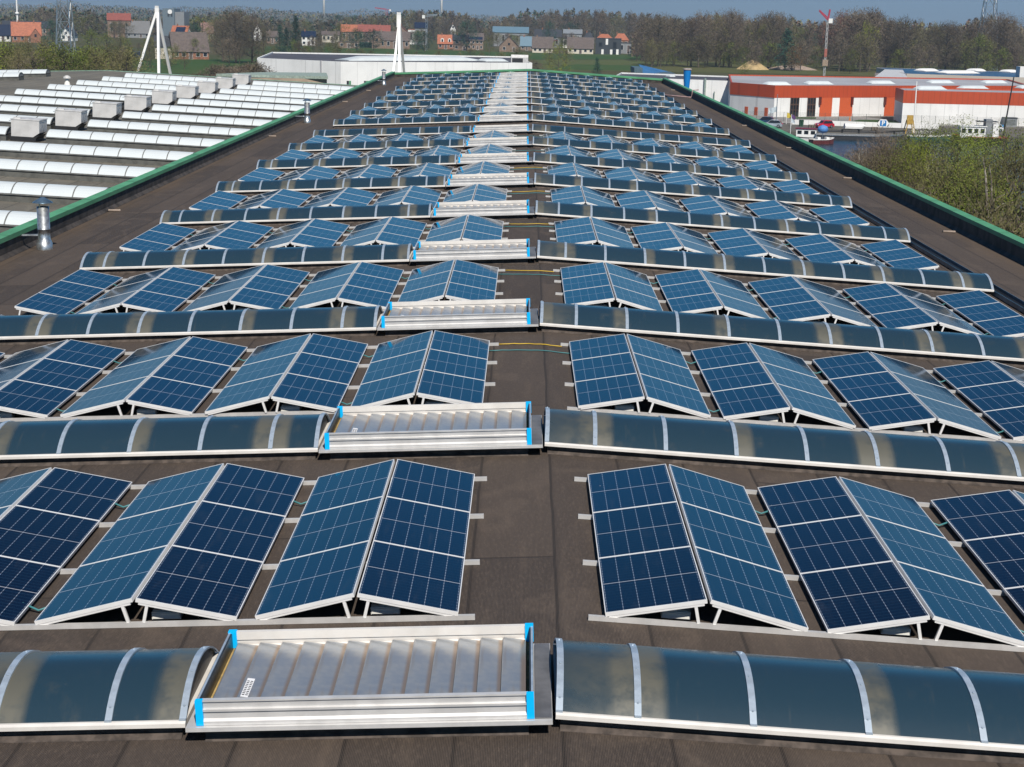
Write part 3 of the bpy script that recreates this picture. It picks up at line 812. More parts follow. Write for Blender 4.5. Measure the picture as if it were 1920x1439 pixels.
qslab('lawn', [(1480, 222.5), (1530, 223), (1530, 220.3), (1480, 220)], ZQ+.07, MT['grass'])

# ------------------------------------------------------------------ far buildings
def cladding(name, col, step, rough=.6):
    m = plain(name, col, rough, 0, .06, .2); t = m.node_tree; b = t.nodes['Principled BSDF']; src = b.inputs['Base Color'].links[0].from_socket
    sp = sep(t, objco(t)); u = mth(t, 'DIVIDE', mth(t, 'ADD', sp[0], mth(t, 'MULTIPLY', sp[1], .45)), step); fr = mth(t, 'FRACT', u); d_ = mth(t, 'MINIMUM', fr, mth(t, 'SUBTRACT', 1., fr))
    j_ = sm(t, d_, .012/step*2, .05/step*2, 1, 0); stn = noise(t, mapping(t, objco(t), (1.2, 1.2, .12)), 1., 4)
    c = mix(t, mth(t, 'MULTIPLY', j_, .45), src, tuple(x*.45 for x in col)); c = mix(t, sm(t, stn, .5, .75, 0, .35), c, tuple(x*.72 for x in col))
    lk(t, c, b.inputs['Base Color']); return m
MT['wwall'] = cladding('white_cladding', (.78, .78, .77), 6.)
MT['orange'] = cladding('orange_red_cladding', (.42, .060, .016), 1.2, .5)
MT['orange_door'] = plain('orange_door', (.52, .095, .028), .5, 0, .05)
MT['concrete'] = cladding('pale_concrete_panel', (.74, .73, .71), 3., .7)
MT['groof'] = plain('grey_flat_roof', (.34, .34, .36), .7, 0, .12, .1)
MT['droof'] = plain('dark_flat_roof', (.07, .065, .075), .7, 0, .2, .1)
MT['glass'] = plain('dark_window_glass', (.018, .022, .028), .12, 0, .3, .5)
MT['brown_frame'] = plain('brown_window_frame', (.09, .05, .035), .5)
def poly_building(name, label, pts, z0, z1, wallm, roofm, par=.35, band=None, bandm=None):
    """pts: footprint, counter-clockwise seen from above; returns the thing and wall segments"""
    rt = tag(empty(name, (pts[0][0], pts[0][1], z0)), label, 'building'); ox, oy = pts[0][0], pts[0][1]
    loc = lambda mb, nm, m: setattr(mb.build(nm, m, rt), 'location', (-ox, -oy, -z0))
    n = len(pts)
    def ring(mb, a, b, off=0.):
        c = (sum(p[0] for p in pts)/n, sum(p[1] for p in pts)/n)
        q = [(p[0]+(p[0]-c[0])*off, p[1]+(p[1]-c[1])*off) for p in pts]
        for i in range(n):
            j = (i+1) % n; mb.face([(*q[i], a), (*q[j], a), (*q[j], b), (*q[i], b)])
    mb = MB(); ring(mb, z0, (band if band else z1)); loc(mb, 'wall', wallm)
    if band:
        mb = MB(); ring(mb, band, z1, .002); mb.face([(*p, band+.001) for p in pts][::-1]); loc(mb, 'fascia_band', bandm)
    mb = MB(); mb.face([(*p, z1-par) for p in pts]); loc(mb, 'roof', roofm)
    mb = MB()
    c = (sum(p[0] for p in pts)/n, sum(p[1] for p in pts)/n)
    for i in range(n):
        j = (i+1) % n
        a, b = pts[i], pts[j]
        ai, bi = [(p[0]+(c[0]-p[0])*.012, p[1]+(c[1]-p[1])*.012) for p in (a, b)]
        mb.add([(*a, z1+.003), (*b, z1+.003), (*bi, z1+.003), (*ai, z1+.003), (*bi, z1-par-.1), (*ai, z1-par-.1)], [(0,1,2,3), (3,2,4,5)])
    loc(mb, 'parapet', bandm or wallm)
    rt['org'] = (ox, oy, z0); del rt['org']
    return rt, (ox, oy, z0)
def wall_hit(px, py, a, b):
    """pixel on the vertical plane through ground points a, b"""
    r = ray(px, py); d = Vector((b[0]-a[0], b[1]-a[1], 0)); nrm = Vector((d.y, -d.x, 0))
    k = nrm.dot(Vector((a[0], a[1], CP.z))-CP)/nrm.dot(r); return CP + r*k
def wall_rect(rt, org, name, a, b, px0, px1, v0, v1, m, proud=.06, base=None):
    p = wall_hit(px0, v1, a, b); q = wall_hit(px1, v1, a, b); zt = wall_hit(px0, v0, a, b).z
    d = Vector((b[0]-a[0], b[1]-a[1], 0)).normalized(); nr = Vector((d.y, -d.x, 0))
    if nr.dot(CP-p) < 0: nr = -nr
    zb = base if base is not None else p.z
    mb = MB(); A, B = Vector((p.x, p.y, 0)), Vector((q.x, q.y, 0)); N = nr*proud; I = -nr*.1
    o = Vector((org[0], org[1], org[2]))
    vsx = [A+I+Vector((0,0,zb)), B+I+Vector((0,0,zb)), B+I+Vector((0,0,zt)), A+I+Vector((0,0,zt)), A+N+Vector((0,0,zb)), B+N+Vector((0,0,zb)), B+N+Vector((0,0,zt)), A+N+Vector((0,0,zt))]
    mb.add([v-o for v in vsx], [(4,5,6,7), (0,4,7,3), (5,1,2,6), (7,6,2,3), (0,1,5,4)])
    return mb.build(name, m, rt), (A-o*1, B-o*1, zb, zt, nr)
def barrel(rt, org, px0, px1, v, z, depth, h, m=None, name='roof_light'):
    p = gp(px0, v, z); q = gp(px1, v, z); o = Vector(org); d = (q-p); d.z = 0; L = d.length; d.normalize(); nn = Vector((-d.y, d.x, 0))
    mb = MB(); n = 8; rows = []
    for s_ in range(9):
        t = s_/8; xx = L*t; k = min(1, min(t, 1-t)*6); k = math.sqrt(max(.0, 1-(1-k)**2))
        row = []
        for i in range(n+1):
            a = math.pi*i/n; row.append(p + d*xx + nn*(depth/2-depth/2*math.cos(a)) + Vector((0, 0, h*math.sin(a)*(.25+.75*k))) - o)
        rows.append(row)
    for a, b in zip(rows, rows[1:]):
        for i in range(n): mb.face([a[i], b[i], b[i+1], a[i+1]])
    mb.face([rows[0][i] for i in range(n+1)]); mb.face([rows[-1][i] for i in range(n, -1, -1)])
    return mb.build(name, m or MT['opal'], rt)
def up(px, py, y): return aty(px, py, y).z
# white hall beyond the far end
zt = up(639, 116, 400); A_, B_, D_ = gp(482, 109, zt), gp(639, 116, zt), gp(998, 118.3, zt)
bk = Vector((-6, 62, 0))
pts = [A_.xy[:], B_.xy[:], D_.xy[:], (D_+bk).xy[:], (A_+bk*1.0).xy[:]]
wh, wo_ = poly_building('white_hall', 'long white flat-roofed hall beyond the far end of the solar roof', pts, ZG, zt, MT['wwall'], MT['droof'])
barrel(wh, wo_, 655, 905, 114.5, zt-.3, 7, 1.2); barrel(wh, wo_, 912, 954, 115.8, zt-.3, 5, .8)
for a0, a1, mm in ((650, 654, 'glass'), (654.5, 658, 'green'), (682.5, 686, 'glass'), (686.5, 690.5, 'green')): wall_rect(wh, wo_, 'door', B_, D_, a0, a1, 152, 164, MT[mm])
p0 = gp(602, 114.3, zt); mb = MB(); mb.tube([(p0.x, p0.y-.3, zt+.1), (p0.x+.1, p0.y-.3, ZG+3)], .18, 8)
o = mb.build('downpipe', MT['groof'], wh); o.location = -Vector(wo_)
h0 = gp(972, 117.5, zt); mb = MB(); mb.prism([(0, 0), (0, 1.5), (.6, 2.2), (4, 1.8), (4, 0)], 0, 4.6); o = mb.build('roof_hood', MT['grey_box'], wh); o.location = Vector((h0.x-2, h0.y+.5, zt-.2))-Vector(wo_)
mb = MB(); mb.box(.3, -.05, .2, 3.2, 0, 1.3); mb.build('hood_opening', MT['black'], o)
# brick annex with green fascia
zt = up(613, 143, 310); a, b = gp(462, 141, zt), gp(613, 143.6, zt)
pts = [a.xy[:], b.xy[:], (b.x+2, b.y+30), (a.x+2, a.y+30)]
pts = [a.xy[:], b.xy[:], (b.x*1.06, b.y+18), (a.x*1.06, a.y+18)]
an, ao = poly_building('brick_annex', 'low beige brick annex with dark window strips and a green roof edge', pts, ZG, zt-.5, plain('beige_brick', (.34, .26, .19), .8, 0, .2, .4), MT['groof'], .1)
c_ = gp(405, 138.8, zt); mb = MB()
fp = [(c_.x, c_.y), (b.x+.3, b.y-.8), (b.x*1.06, b.y+18), (c_.x*1.02+8, c_.y+14)]
mb.add([(x, y, zt-.5) for x, y in fp]+[(x, y, zt) for x, y in fp], [(4,5,6,7), (3,2,1,0)]+[(i, (i+1) % 4, 4+(i+1) % 4, 4+i) for i in range(4)])
o = mb.build('roof_edge', plain('faded_green_fascia', (.27, .33, .28), .6), an); o.location = -Vector(ao)
for a0, a1 in ((497, 509), (511, 522), (524, 536), (563, 573), (584, 597), (601, 610)): wall_rect(an, ao, 'window', a, b, a0, a1, 157 if a0 < 540 else 158, 164, MT['glass'])
# right-hand white hall
zt = up(1370, 153, 388); a, b = gp(1150, 144.5, zt), gp(1470, 155.5, zt)
pts = [a.xy[:], b.xy[:], (b.x+4, b.y+34), (a.x+4, a.y+34)]
rw, ro = poly_building('white_warehouse', 'white warehouse with dark flat roof between the blue column and the orange building', pts, ZG, zt, MT['wwall'], MT['droof'])
for k, x in enumerate((1262, 1395)): barrel(rw, ro, x-5, x+5, 144.5+k*5, zt-.3, 2.2, .5)
for x, v0, v1, rr in ((1322, 147, 186, .28), (1339, 172, 196, .14)):
    p = wall_hit(x, v0, a, b); q = wall_hit(x, v1, a, b); mb = MB(); mb.tube([(p.x, p.y-.4, p.z), (p.x, p.y-.4, q.z-4)], rr, 8); o = mb.build('downpipe', plain('grey_green_pipe', (.25, .32, .29), .5), rw); o.location = -Vector(ro)
# blue shed
zt = up(1200, 130.5, 445); a, b = gp(1190, 131, zt), gp(1283, 139, zt)
sh = tag(empty('blue_shed', (a.x, a.y, ZG)), 'low shed with bright blue roof and slate blue walls beside the blue column', 'shed')
mb = MB(); w_ = b.x-a.x; hh = zt-ZG; mb.box(0, 0, 0, w_, 16, hh-.8); mb.build('wall', plain('slate_blue_wall', (.06, .10, .13), .6), sh)
mb = MB(); mb.add([(2.2, -.3, hh-.5), (w_, -.3, hh-1.3), (w_, 16, hh-.9), (2.2, 16, hh+1.), (2.2, -.3, hh-.9), (w_, -.3, hh-1.7)], [(0,1,2,3), (4,5,1,0)]); mb.build('roof', plain('blue_roof', (.045, .15, .33), .4, 0, .15, .2), sh)
mb = MB(); mb.box(-.1, -.1, hh-.799, 2.2, 16, hh+.5); mb.build('end_bay', plain('teal_grey_wall', (.07, .12, .15), .6), sh)
# blue column
y = 262; p = aty(1288, 150, y); ztop = up(1288, 131.5, y)
st = tag(empty('blue_column', (p.x, p.y, ZG)), 'bright blue tapering column rising just beyond the far right parapet', 'column')
mb = MB(); H_ = ztop-ZG; mb.lathe([(.40, 0), (.44, H_-3.), (.60, H_-.8), (.62, H_)], 20); mb.build('shaft', plain('bright_blue_paint', (.0, .17, .50), .45, 0, .06, .3), st, True)
mb = MB(); mb.lathe([(0, H_+.02), (.72, H_+.02), (.72, H_+.2), (.5, H_+.26), (0, H_+.28)], 20); mb.build('cap', plain('beige_cap', (.40, .34, .31), .6), st)
# orange and white commercial buildings
C1, L1 = gp(1450, 220, ZQ), gp(1367, 212, ZQ); D1 = gp(1600, 218.6, ZQ); d = (D1-C1).normalized(); E1 = C1 + d*75
zt = up(1450, 160.5, C1.y); zb = up(1450, 183.8, C1.y)
pts = [L1.xy[:], C1.xy[:], E1.xy[:], (E1.x+8, E1.y+45), (L1.x+6, L1.y+52)]
b1, o1 = poly_building('orange_hall', 'larger white commercial hall with orange-red upper band and two big orange doors', pts, ZQ, zt, MT['concrete'], MT['groof'], .3, zb, MT['orange'])
def door_with_hood(a0, a1, v1, side):
    wall_rect(b1, o1, 'sectional_door', C1, E1, a0, a1, 183.5, v1, MT['orange_door'], .04, ZQ)
    x0 = a0-1 if side < 0 else a1-2.5
    wall_rect(b1, o1, 'downpipe', C1, E1, x0, x0+3, 182, 197, plain('dark_red_pipe', (.12, .02, .012), .5), .5)
door_with_hood(1535.5, 1558.5, 219, -1); door_with_hood(1572.5, 1597, 218, 1); door_with_hood(1657, 1676, 216, -1)
for a0, a1 in ((1480, 1496), (1512, 1527)):
    o, (A2, B2, z0, z1, nr) = wall_rect(b1, o1, 'window', C1, E1, a0, a1, 183.5, 221, MT['glass'], .03, ZQ)
    mb = MB(); U = (B2-A2)
    for t in (0.02, .33, .66, .98): mb.bar(A2+U*t+nr*.08+Vector((0,0,z0+.0)), A2+U*t+nr*.08+Vector((0,0,z1)), .16, .1, nr)
    for t in (.02, .36, .62, .66, .98): mb.bar(A2+nr*.07+Vector((0,0,z0+(z1-z0)*t)), B2+nr*.07+Vector((0,0,z0+(z1-z0)*t)), .1, .14, (0,0,1))
    mb.build('window_frame', MT['brown_frame'], o)
for a0, a1, v0, v1 in ((1396, 1402, 200, 215), (1414, 1420, 201, 219), (1433, 1439, 202, 221)): wall_rect(b1, o1, 'side_door', L1, C1, a0, a1, v0, v1, MT['orange_door'])
for a0, a1, v in ((1437, 1487, 160), (1513, 1566, 158.6), (1632, 1682, 157.5), (1744, 1793, 156.5), (1846, 1893, 156.5)): barrel(b1, o1, a0+3, a1-3, v, zt-.3, 2.6, .75)
C2, E2, L2 = gp(1690, 232, ZQ), gp(1930, 237.6, ZQ), gp(1675, 224.5, ZQ); d2 = (E2-C2).normalized(); E2 = C2+d2*45
zt2 = up(1690, 169.5, C2.y); zb2 = up(1690, 193.5, C2.y)
pts = [L2.xy[:], C2.xy[:], E2.xy[:], (E2.x+2, E2.y+18), (L2.x+2, L2.y+4)]
b2, o2 = poly_building('orange_building', 'nearer white commercial building with orange-red band and grey shaded end wall', pts, ZQ, zt2, MT['concrete'], MT['groof'], .3, zb2, MT['orange'])
for a0, a1, v in ((1722, 1778, 168.5), (1803, 1858, 168), (1914, 1960, 166.5)): barrel(b2, o2, a0+2, a1-2, v, zt2-.3, 2.6, .8)
zt = up(1760, 139.5, 480); a, b = gp(1700, 138.5, zt), gp(1990, 148, zt)
pts = [a.xy[:], b.xy[:], (b.x+4, b.y+60), (a.x+4, a.y+60)]
gb, go = poly_building('beige_warehouse', 'wide beige warehouse with blue solar roof behind the orange buildings', pts, ZG, zt, plain('beige_cladding', (.48, .43, .37), .7, 0, .06, .1), plain('navy_solar_roof', (.02, .045, .10), .3, 0, .3, .05), .05)
for a0, a1, v in ((1735, 1762, 134), (1776, 1838, 138), (1832, 1850, 134), (1895, 1912, 136)): barrel(gb, go, a0, a1, v, zt, 5, .8, MT['white'])
a = gp(1640, 146.5, zt-.5); b = gp(1699, 147, zt-.5); e_ = gp(1680, 132.5, zt+1.5)
sh2 = tag(empty('white_roof_shed', (a.x, a.y, ZG)), 'shed with pale sloping roof at the left end of the beige warehouse', 'shed')
mb = MB(); hh = zt-.5-ZG; w_ = b.x-a.x-.5; sh_ = a.x*60/a.y; mb.add([(0,0,0),(w_,0,0),(w_+sh_,60,0),(sh_,60,0),(0,0,hh-.4),(w_,0,hh-.4),(w_+sh_,60,hh-.4),(sh_,60,hh-.4)], [(0,1,5,4),(1,2,6,5),(3,0,4,7),(2,3,7,6)]); mb.build('wall', plain('grey_shed_wall', (.2, .18, .18), .7), sh2)
mb = MB(); mb.add([(-.5, -.5, hh-.4), (w_, -.5, hh-.4), (w_+sh_, 62, hh+.3), (3.5+sh_, 62, hh+.3), (-.5, -.5, hh), (w_, -.5, hh), (w_+sh_, 62, hh+.7), (3.5+sh_, 62, hh+.7)], [(4,5,6,7), (0,1,5,4), (3,0,4,7), (1,2,6,5)]); mb.build('roof', plain('pale_metal_roof', (.60, .59, .58), .5, .1), sh2)
p = aty(1925, 150, 470); mb = MB(); mb.box(-2.2, 0, 0, 3, 4, up(1919, 125.5, 470)-ZG); o = mb.build('silo_block', MT['concrete']); o.location = (p.x, p.y, ZG); tag(o, 'pale concrete tower block at the right picture edge behind warehouse', 'tower')

# ------------------------------------------------------------------ houses
def hmat(n, c, **k):
    key = 'h_'+n
    if key not in MT: MT[key] = plain(n, c, **k)
    return MT[key]
BR = lambda: hmat('red_brick', (.27, .12, .07), rough=.8, var=.3, scale=1.5)
BB = lambda: hmat('brown_brick', (.22, .15, .11), rough=.8, var=.3, scale=1.5)
WH = lambda: hmat('white_render', (.74, .73, .70), rough=.8, var=.08)
CR = lambda: hmat('cream_render', (.62, .56, .46), rough=.8, var=.08)
OR = lambda: hmat('orange_tiles', (.36, .115, .055), rough=.7, var=.2, scale=1.)
RD = lambda: hmat('red_tiles', (.24, .065, .045), rough=.7, var=.2, scale=1.)
BT = lambda: hmat('brown_tiles', (.105, .08, .07), rough=.75, var=.25, scale=1.)
DT = lambda: hmat('dark_slates', (.035, .038, .045), rough=.5, var=.25, scale=1.)
NV = lambda: hmat('navy_solar_roof_cover', (.012, .020, .045), rough=.25, var=.2)
BL = lambda: hmat('blue_grey_roof', (.11, .19, .25), rough=.5, var=.15)
GY = lambda: hmat('grey_cladding', (.22, .23, .24), rough=.6, var=.15)
SCREEN = []
def rv_(r):
    while True:
        v = Vector((r.uniform(-1, 1), r.uniform(-1, 1), r.uniform(-1, 1)))
        if .05 < v.length < 1: return v.normalized()
def house(label, px0, px1, vb, ve, vr, wallm, roofm, dep=9., axis='x', yaw=0., wins=3, chim=1, roofkind='gable', extra=None, name='house', cat='house', floors=1):
    """px0..px1 width of the visible front, vb ground line, ve eaves, vr ridge (photo rows)"""
    vmin = 7.6+.0116*(px0+px1)+58
    if vb < vmin-3: SCREEN.append((px0, px1, ve, vmin))
    vb = max(vb, vmin)
    c = gp((px0+px1)/2, vb); m = (c-CP).dot(vF)/CAM['f']
    w = (px1-px0)*m; he = (vb-ve)*m; hr = (vb-vr)*m
    rt = tag(empty(name, (c.x, c.y, ZG), None, None, None, (0, 0, R(yaw)-c.x/c.y*.9)), label, cat)
    x0, x1 = -w/2, w/2; o = .45; t = .22
    mb = MB(); mb.box(x0, 0, 0, x1, dep, he)
    if roofkind == 'gable' and axis == 'x':
        for x in (x0, x1): mb.add([(x, 0, he), (x, dep, he), (x, dep/2, hr)], [(0, 1, 2)])
    elif roofkind == 'gable':
        for y in (0, dep): mb.add([(x0, y, he), (x1, y, he), (0, y, hr)], [(0, 1, 2)])
    mb.build('wall', wallm, rt)
    mb = MB()
    if roofkind == 'flat':
        mb.box(x0-.15, -.15, he+.003, x1+.15, dep+.15, he+.35)
    elif roofkind == 'hip':
        k = min(w*.3, dep/2)
        P = [(x0-o, -o, he-.1), (x1+o, -o, he-.1), (x1+o, dep+o, he-.1), (x0-o, dep+o, he-.1), (x0+k, dep/2, hr), (x1-k, dep/2, hr)]
        mb.add(P, [(0,1,5,4), (1,2,5), (2,3,4,5), (3,0,4), (3,2,1,0)])
    elif axis == 'x':
        s_ = (hr-he)/(dep/2)
        for sy, ya in ((1, -o), (-1, dep+o)):
            ze = he - s_*o
            q = [(x0-o, ya, ze+.03), (x1+o, ya, ze+.03), (x1+o, dep/2, hr+.03), (x0-o, dep/2, hr+.03)]
            mb.add(q+[(a, b, z+t) for a, b, z in q], [(4,5,6,7), (0,1,5,4), (1,2,6,5), (3,0,4,7)])
    else:
        s_ = (hr-he)/(w/2)
        for sx, xa in ((1, x0-o), (-1, x1+o)):
            ze = he - s_*o
            q = [(xa, -o, ze+.03), (0, -o, hr+.03), (0, dep+o, hr+.03), (xa, dep+o, ze+.03)]
            mb.add(q+[(a, b, z+t) for a, b, z in q], [(4,5,6,7), (0,1,5,4), (1,2,6,5), (3,0,4,7)])
    rf = mb.build('roof', roofm, rt)
    rnd = random.Random(label)
    if chim and roofkind != 'flat':
        for k in range(chim):
            x = x0+w*(.2+.55*k+.1*rnd.random()) if axis == 'x' else rnd.uniform(-.3, .3)
            mb = MB(); mb.box(x-.35, dep/2-.35, hr-.8, x+.35, dep/2+.35, hr+1.0); mb.box(x-.2, dep/2-.2, hr+1.0, x+.2, dep/2+.2, hr+1.3); mb.build('chimney', BR() if roofm is not BT() else BB(), rf)
    n = wins
    for fl in range(floors):
        hf = he/floors
        for k in range(n):
            x = x0 + w*(k+.5)/n + rnd.uniform(-.2, .2); ww = min(1.5, w/n*.5)/2
            isd = (k == n//2 and fl == 0)
            z0 = fl*hf + (.1 if isd else hf*.36); z1 = fl*hf + hf*.82
            mb = MB(); mb.box(x-ww, -.06, z0, x+ww, .05, z1, 0); 
            mb.box(x-ww-.1, -.05, z0-.1, x-ww, .04, z1+.1, 1); mb.box(x+ww, -.05, z0-.1, x+ww+.1, .04, z1+.1, 1); mb.box(x-ww, -.08, z1, x+ww, .04, z1+.1, 1); mb.box(x-ww, -.1, z0-.1, x+ww, .04, z0, 1)
            mb.build('door' if isd else 'window', [MT['glass'] if not isd else BT(), MT['white'] if wallm is not WH() else GY()], rt)
    if axis == 'y' and roofkind == 'gable' and hr-he > 2.5:
        mb = MB(); mb.box(-.6, -.06, he+.4, .6, .05, he+1.8); mb.build('window', MT['glass'], rt)
    if extra: extra(rt, w, dep, he, hr, rf)
    return rt
def solar(a, b, lo=.15, hi=.85):
    def f(rt, w, dep, he, hr, rf):
        s_ = (hr-he)/(dep/2); mb = MB()
        P = lambda u, v: (-w/2+w*u, dep/2*v, he+(hr-he)*v+.36)
        mb.add([P(a, lo), P(b, lo), P(b, hi), P(a, hi)]+[tuple(Vector(P(u, v))-Vector((0, 0, .1))) for u, v in ((a, lo), (b, lo), (b, hi), (a, hi))], [(0,1,2,3), (0,4,5,1), (1,5,6,2), (3,7,4,0)])
        mb.build('solar_panels', NV(), rf)
    return f
def dormers(xs_, m):
    def f(rt, w, dep, he, hr, rf):
        for u in xs_:
            x = -w/2+w*u; y = dep*.10; z = he+(hr-he)*.12
            mb = MB(); n = 8
            pts = [(x-1.0, z)]+[(x-1.0*math.cos(math.pi*k/n), z+1.5+1.0*math.sin(math.pi*k/n)) for k in range(n+1)]+[(x+1.0, z)]
            L_ = len(pts); mb.add([(a, y-.3, b) for a, b in pts]+[(a, y+3, b) for a, b in pts], [tuple(range(L_))]+[(i, L_+i, L_+(i+1) % L_, (i+1) % L_) for i in range(L_)])
            d_ = mb.build('dormer', WH(), rf)
            mb = MB(); mb.box(x-.5, y-.36, z+.3, x+.5, y-.3, z+1.9); mb.build('window', MT['glass'], d_)
    return f
def gable_bay(u, ww, m, rm, win=True):
    def f(rt, w, dep, he, hr, rf):
        x = -w/2+w*u; hh = he+(hr-he)*.55
        mb = MB(); mb.box(x-ww/2, -2.5, 0, x+ww/2, 3, he); mb.add([(x-ww/2, -2.5, he), (x+ww/2, -2.5, he), (x, -2.5, hh)], [(0,1,2)]); by = mb.build('gable_bay', m, rt)
        mb = MB(); mb.add([(x-ww/2-.3, -2.8, he-.2), (x, -2.8, hh+.1), (x, 4, hh+.1), (x-ww/2-.3, 4, he-.2), (x+ww/2+.3, -2.8, he-.2), (x+ww/2+.3, 4, he-.2)], [(0,1,2,3), (1,4,5,2)]); mb.build('bay_roof', rm, by)
        mb = MB(); mb.box(x-.6, -2.56, he-.8, x+.6, -2.5, he+.8); mb.build('window', MT['glass'], by)
    return f
house('large orange-roofed brick house with a front gable, left of the lattice pylon', 24, 76, 80, 67, 43.5, BR(), OR(), 11, wins=4, chim=2, extra=gable_bay(.82, 5.5, BR(), OR()))
house('white house with navy solar roof at the left picture edge', -8, 19, 78, 66, 48, WH(), NV(), 9, wins=3)
house('long dark-roofed barn behind the large orange-roofed house', 8, 92, 66, 52, 41, BB(), DT(), 12, wins=4, chim=0)
house('dark-roofed house with white gable glimpsed through the lattice pylon', 113, 136, 77, 66, 53, WH(), DT(), 9, 'y', -20, 2)
house('far long red-roofed farmhouse standing above the trees right of the pylon', 203, 245, 46, 39, 27, BB(), RD(), 14, chim=2)
house('dark-roofed house with pale gable left of the left white mast', 237, 280, 70, 62, 41, GY(), DT(), 9, wins=4)
house('small white-gabled house with orange roof and black solar panel behind the left mast', 318, 350, 82, 69, 50, WH(), OR(), 9, 'x', -25, 2, extra=solar(.25, .85))
house('big brown-roofed brick house right of the left mast', 325, 392, 112, 96, 63, BR(), BT(), 11, 'x', 12, 5, 0)
house('low dark-roofed wing house between the legs of the left mast', 292, 345, 111, 88, 70, CR(), DT(), 9, wins=4, chim=0)
house('navy flat-roofed shed in the meadow left of the left mast', 212, 262, 108, 99, 92, hmat('navy_cladding', (.012, .022, .05)), DT(), 9, wins=0, chim=0, roofkind='flat', name='shed', cat='shed')
house('white two-storey house with navy roof right of the dark conifers', 566, 591, 86, 69, 60, WH(), NV(), 8, wins=3, floors=2, chim=1)
house('small white-gabled house with blue-black roof beside the round evergreen', 640, 656, 78, 70, 60, WH(), DT(), 8, 'y', 0, 1)
house('low flat brick bungalow left of the clipped hedge', 634, 674, 91, 80, 79, BB(), BT(), 10, wins=3, roofkind='flat')
house('long brick farmhouse with grey-brown roof crossing behind the right mast', 700, 768, 92, 76, 61, BB(), BT(), 10, wins=6, extra=gable_bay(.1, 6, BB(), BT()))
house('far row house with bright orange and red roof left of the right mast', 640, 672, 66, 60, 48, BB(), OR(), 10)
house('far row house with dull red roof, middle of the row near the right mast', 672, 704, 66, 60, 48, BB(), RD(), 10)
house('far red-roofed house immediately left of the right mast top', 706, 731, 68, 61, 49, BB(), RD(), 10)
house('far red-roofed house immediately right of the right mast', 738, 765, 70, 62, 49, BB(), RD(), 10, 'y')
house('white flat-fronted house with orange eaves under the navy roof block', 765, 784, 66, 57, 54, WH(), OR(), 8, roofkind='flat', wins=2)
house('navy solar-roofed house behind the thin grey tower crane', 778, 801, 64, 53, 44, GY(), NV(), 8, wins=2, chim=0)
house('brick house with red mansard roof and two white arched dormers', 821, 850, 92.5, 82, 67, BR(), OR(), 9, wins=3, chim=1, extra=dormers((.28, .75), WH()))
house('dark grey-roofed brick house joined right of the red mansard house', 849, 878, 95, 76, 67, BB(), DT(), 9, wins=2, floors=2, chim=1)
house('brown two-storey house with navy solar strip under its roof', 876, 906, 94, 76, 64, BB(), BT(), 9, wins=4, floors=2, extra=solar(.05, .95, .0, .4))
house('tiny far white gable above the grey-roofed brick house', 844, 854, 62, 55, 46.5, WH(), BT(), 8, 'y', 0, 1)
house('long pale blue-roofed hall behind the brown gable house', 924, 990, 76, 62, 52, GY(), BL(), 14, wins=5, chim=0)
house('brown brick house with its gable facing the camera right of the brown two-storey house', 936, 972, 98, 87, 69, BB(), BT(), 10, 'y', 0, 2)
house('house with deep red front under the pale blue hall', 958, 990, 84, 68, 62, hmat('deep_red_wall', (.20, .022, .03)), DT(), 8, wins=2, chim=0)
house('house with orange ridge and blue solar roof left of the cream houses', 976, 1000, 95, 86, 70, BB(), BL(), 9, chim=1)
house('cream bungalow with broad brown roof left of the yellow-green willow', 998, 1036, 99.5, 90, 71, CR(), BT(), 10, wins=4, chim=1)
house('cream bungalow with broad brown roof right of the yellow-green willow', 1064, 1112, 101.5, 91, 72, CR(), BT(), 10, wins=5, chim=1)
house('row of dark slate roofs behind the left cream bungalow', 1002, 1052, 80, 70, 57, GY(), DT(), 12, wins=3, chim=1)
house('white house with dark hipped roof behind the willow', 1055, 1082, 82, 73, 62, WH(), DT(), 9, roofkind='hip', wins=3)
house('pale grey slate-roofed house above the right cream bungalow', 1056, 1090, 70, 64, 57, GY(), hmat('light_slates', (.20, .22, .24)), 10)
house('dark-roofed house left of the orange hipped roofs', 1094, 1112, 84, 73, 62, GY(), DT(), 9, roofkind='hip')
def accents(rt, w, dep, he, hr, rf):
    for u, a, b in ((.28, 0, .32), (.62, 0, .32), (.86, 0, .34), (.44, .62, 1.0)):
        mb = MB(); x = -w/2+w*u; mb.box(x-.7, -.25, he*a, x+.7, .1, he*b); mb.build('white_panel', MT['white'], rt)
    for u, a, b in ((.2, .5, .75), (.75, .4, .8), (.72, .02, .3)):
        mb = MB(); x = -w/2+w*u; mb.box(x-1, -.12, he*a, x+1, .1, he*b); mb.build('window', MT['glass'], rt)
house('modern black cubic house with white panels in front of the orange hipped roofs', 1116, 1164, 102.5, 74, 73, hmat('charcoal_cladding', (.035, .042, .05)), DT(), 11, roofkind='flat', wins=0, extra=accents)
house('orange hipped-roof house behind the left end of the black cubic house', 1117, 1149, 86, 74, 65, BR(), OR(), 10, roofkind='hip')
house('orange hipped-roof house behind the right end of the black cubic house', 1150, 1178, 88, 76, 64, BR(), OR(), 10, roofkind='hip')
house('grey flat house with dark garage right of the black cubic house', 1160, 1183, 101, 82, 80, GY(), DT(), 9, roofkind='flat', wins=2)
house('small house with dull red roof between the slate roofs and the willow', 1026, 1044, 86, 76, 66, WH(), RD(), 8, wins=2)
house('house with broad pinkish-brown roof behind the big brown-roofed house', 378, 400, 78, 62, 44, BB(), hmat('pinkish_tiles', (.20, .10, .08)), 9, wins=3)
house('white-gabled house glimpsed just right of the tallest bare tree', 476, 490, 74, 60, 47, WH(), BT(), 8, 'y', 0, 1)
house('long low pale house left of the small white-gabled house', 604, 636, 74, 66, 60, CR(), BT(), 8, wins=4)
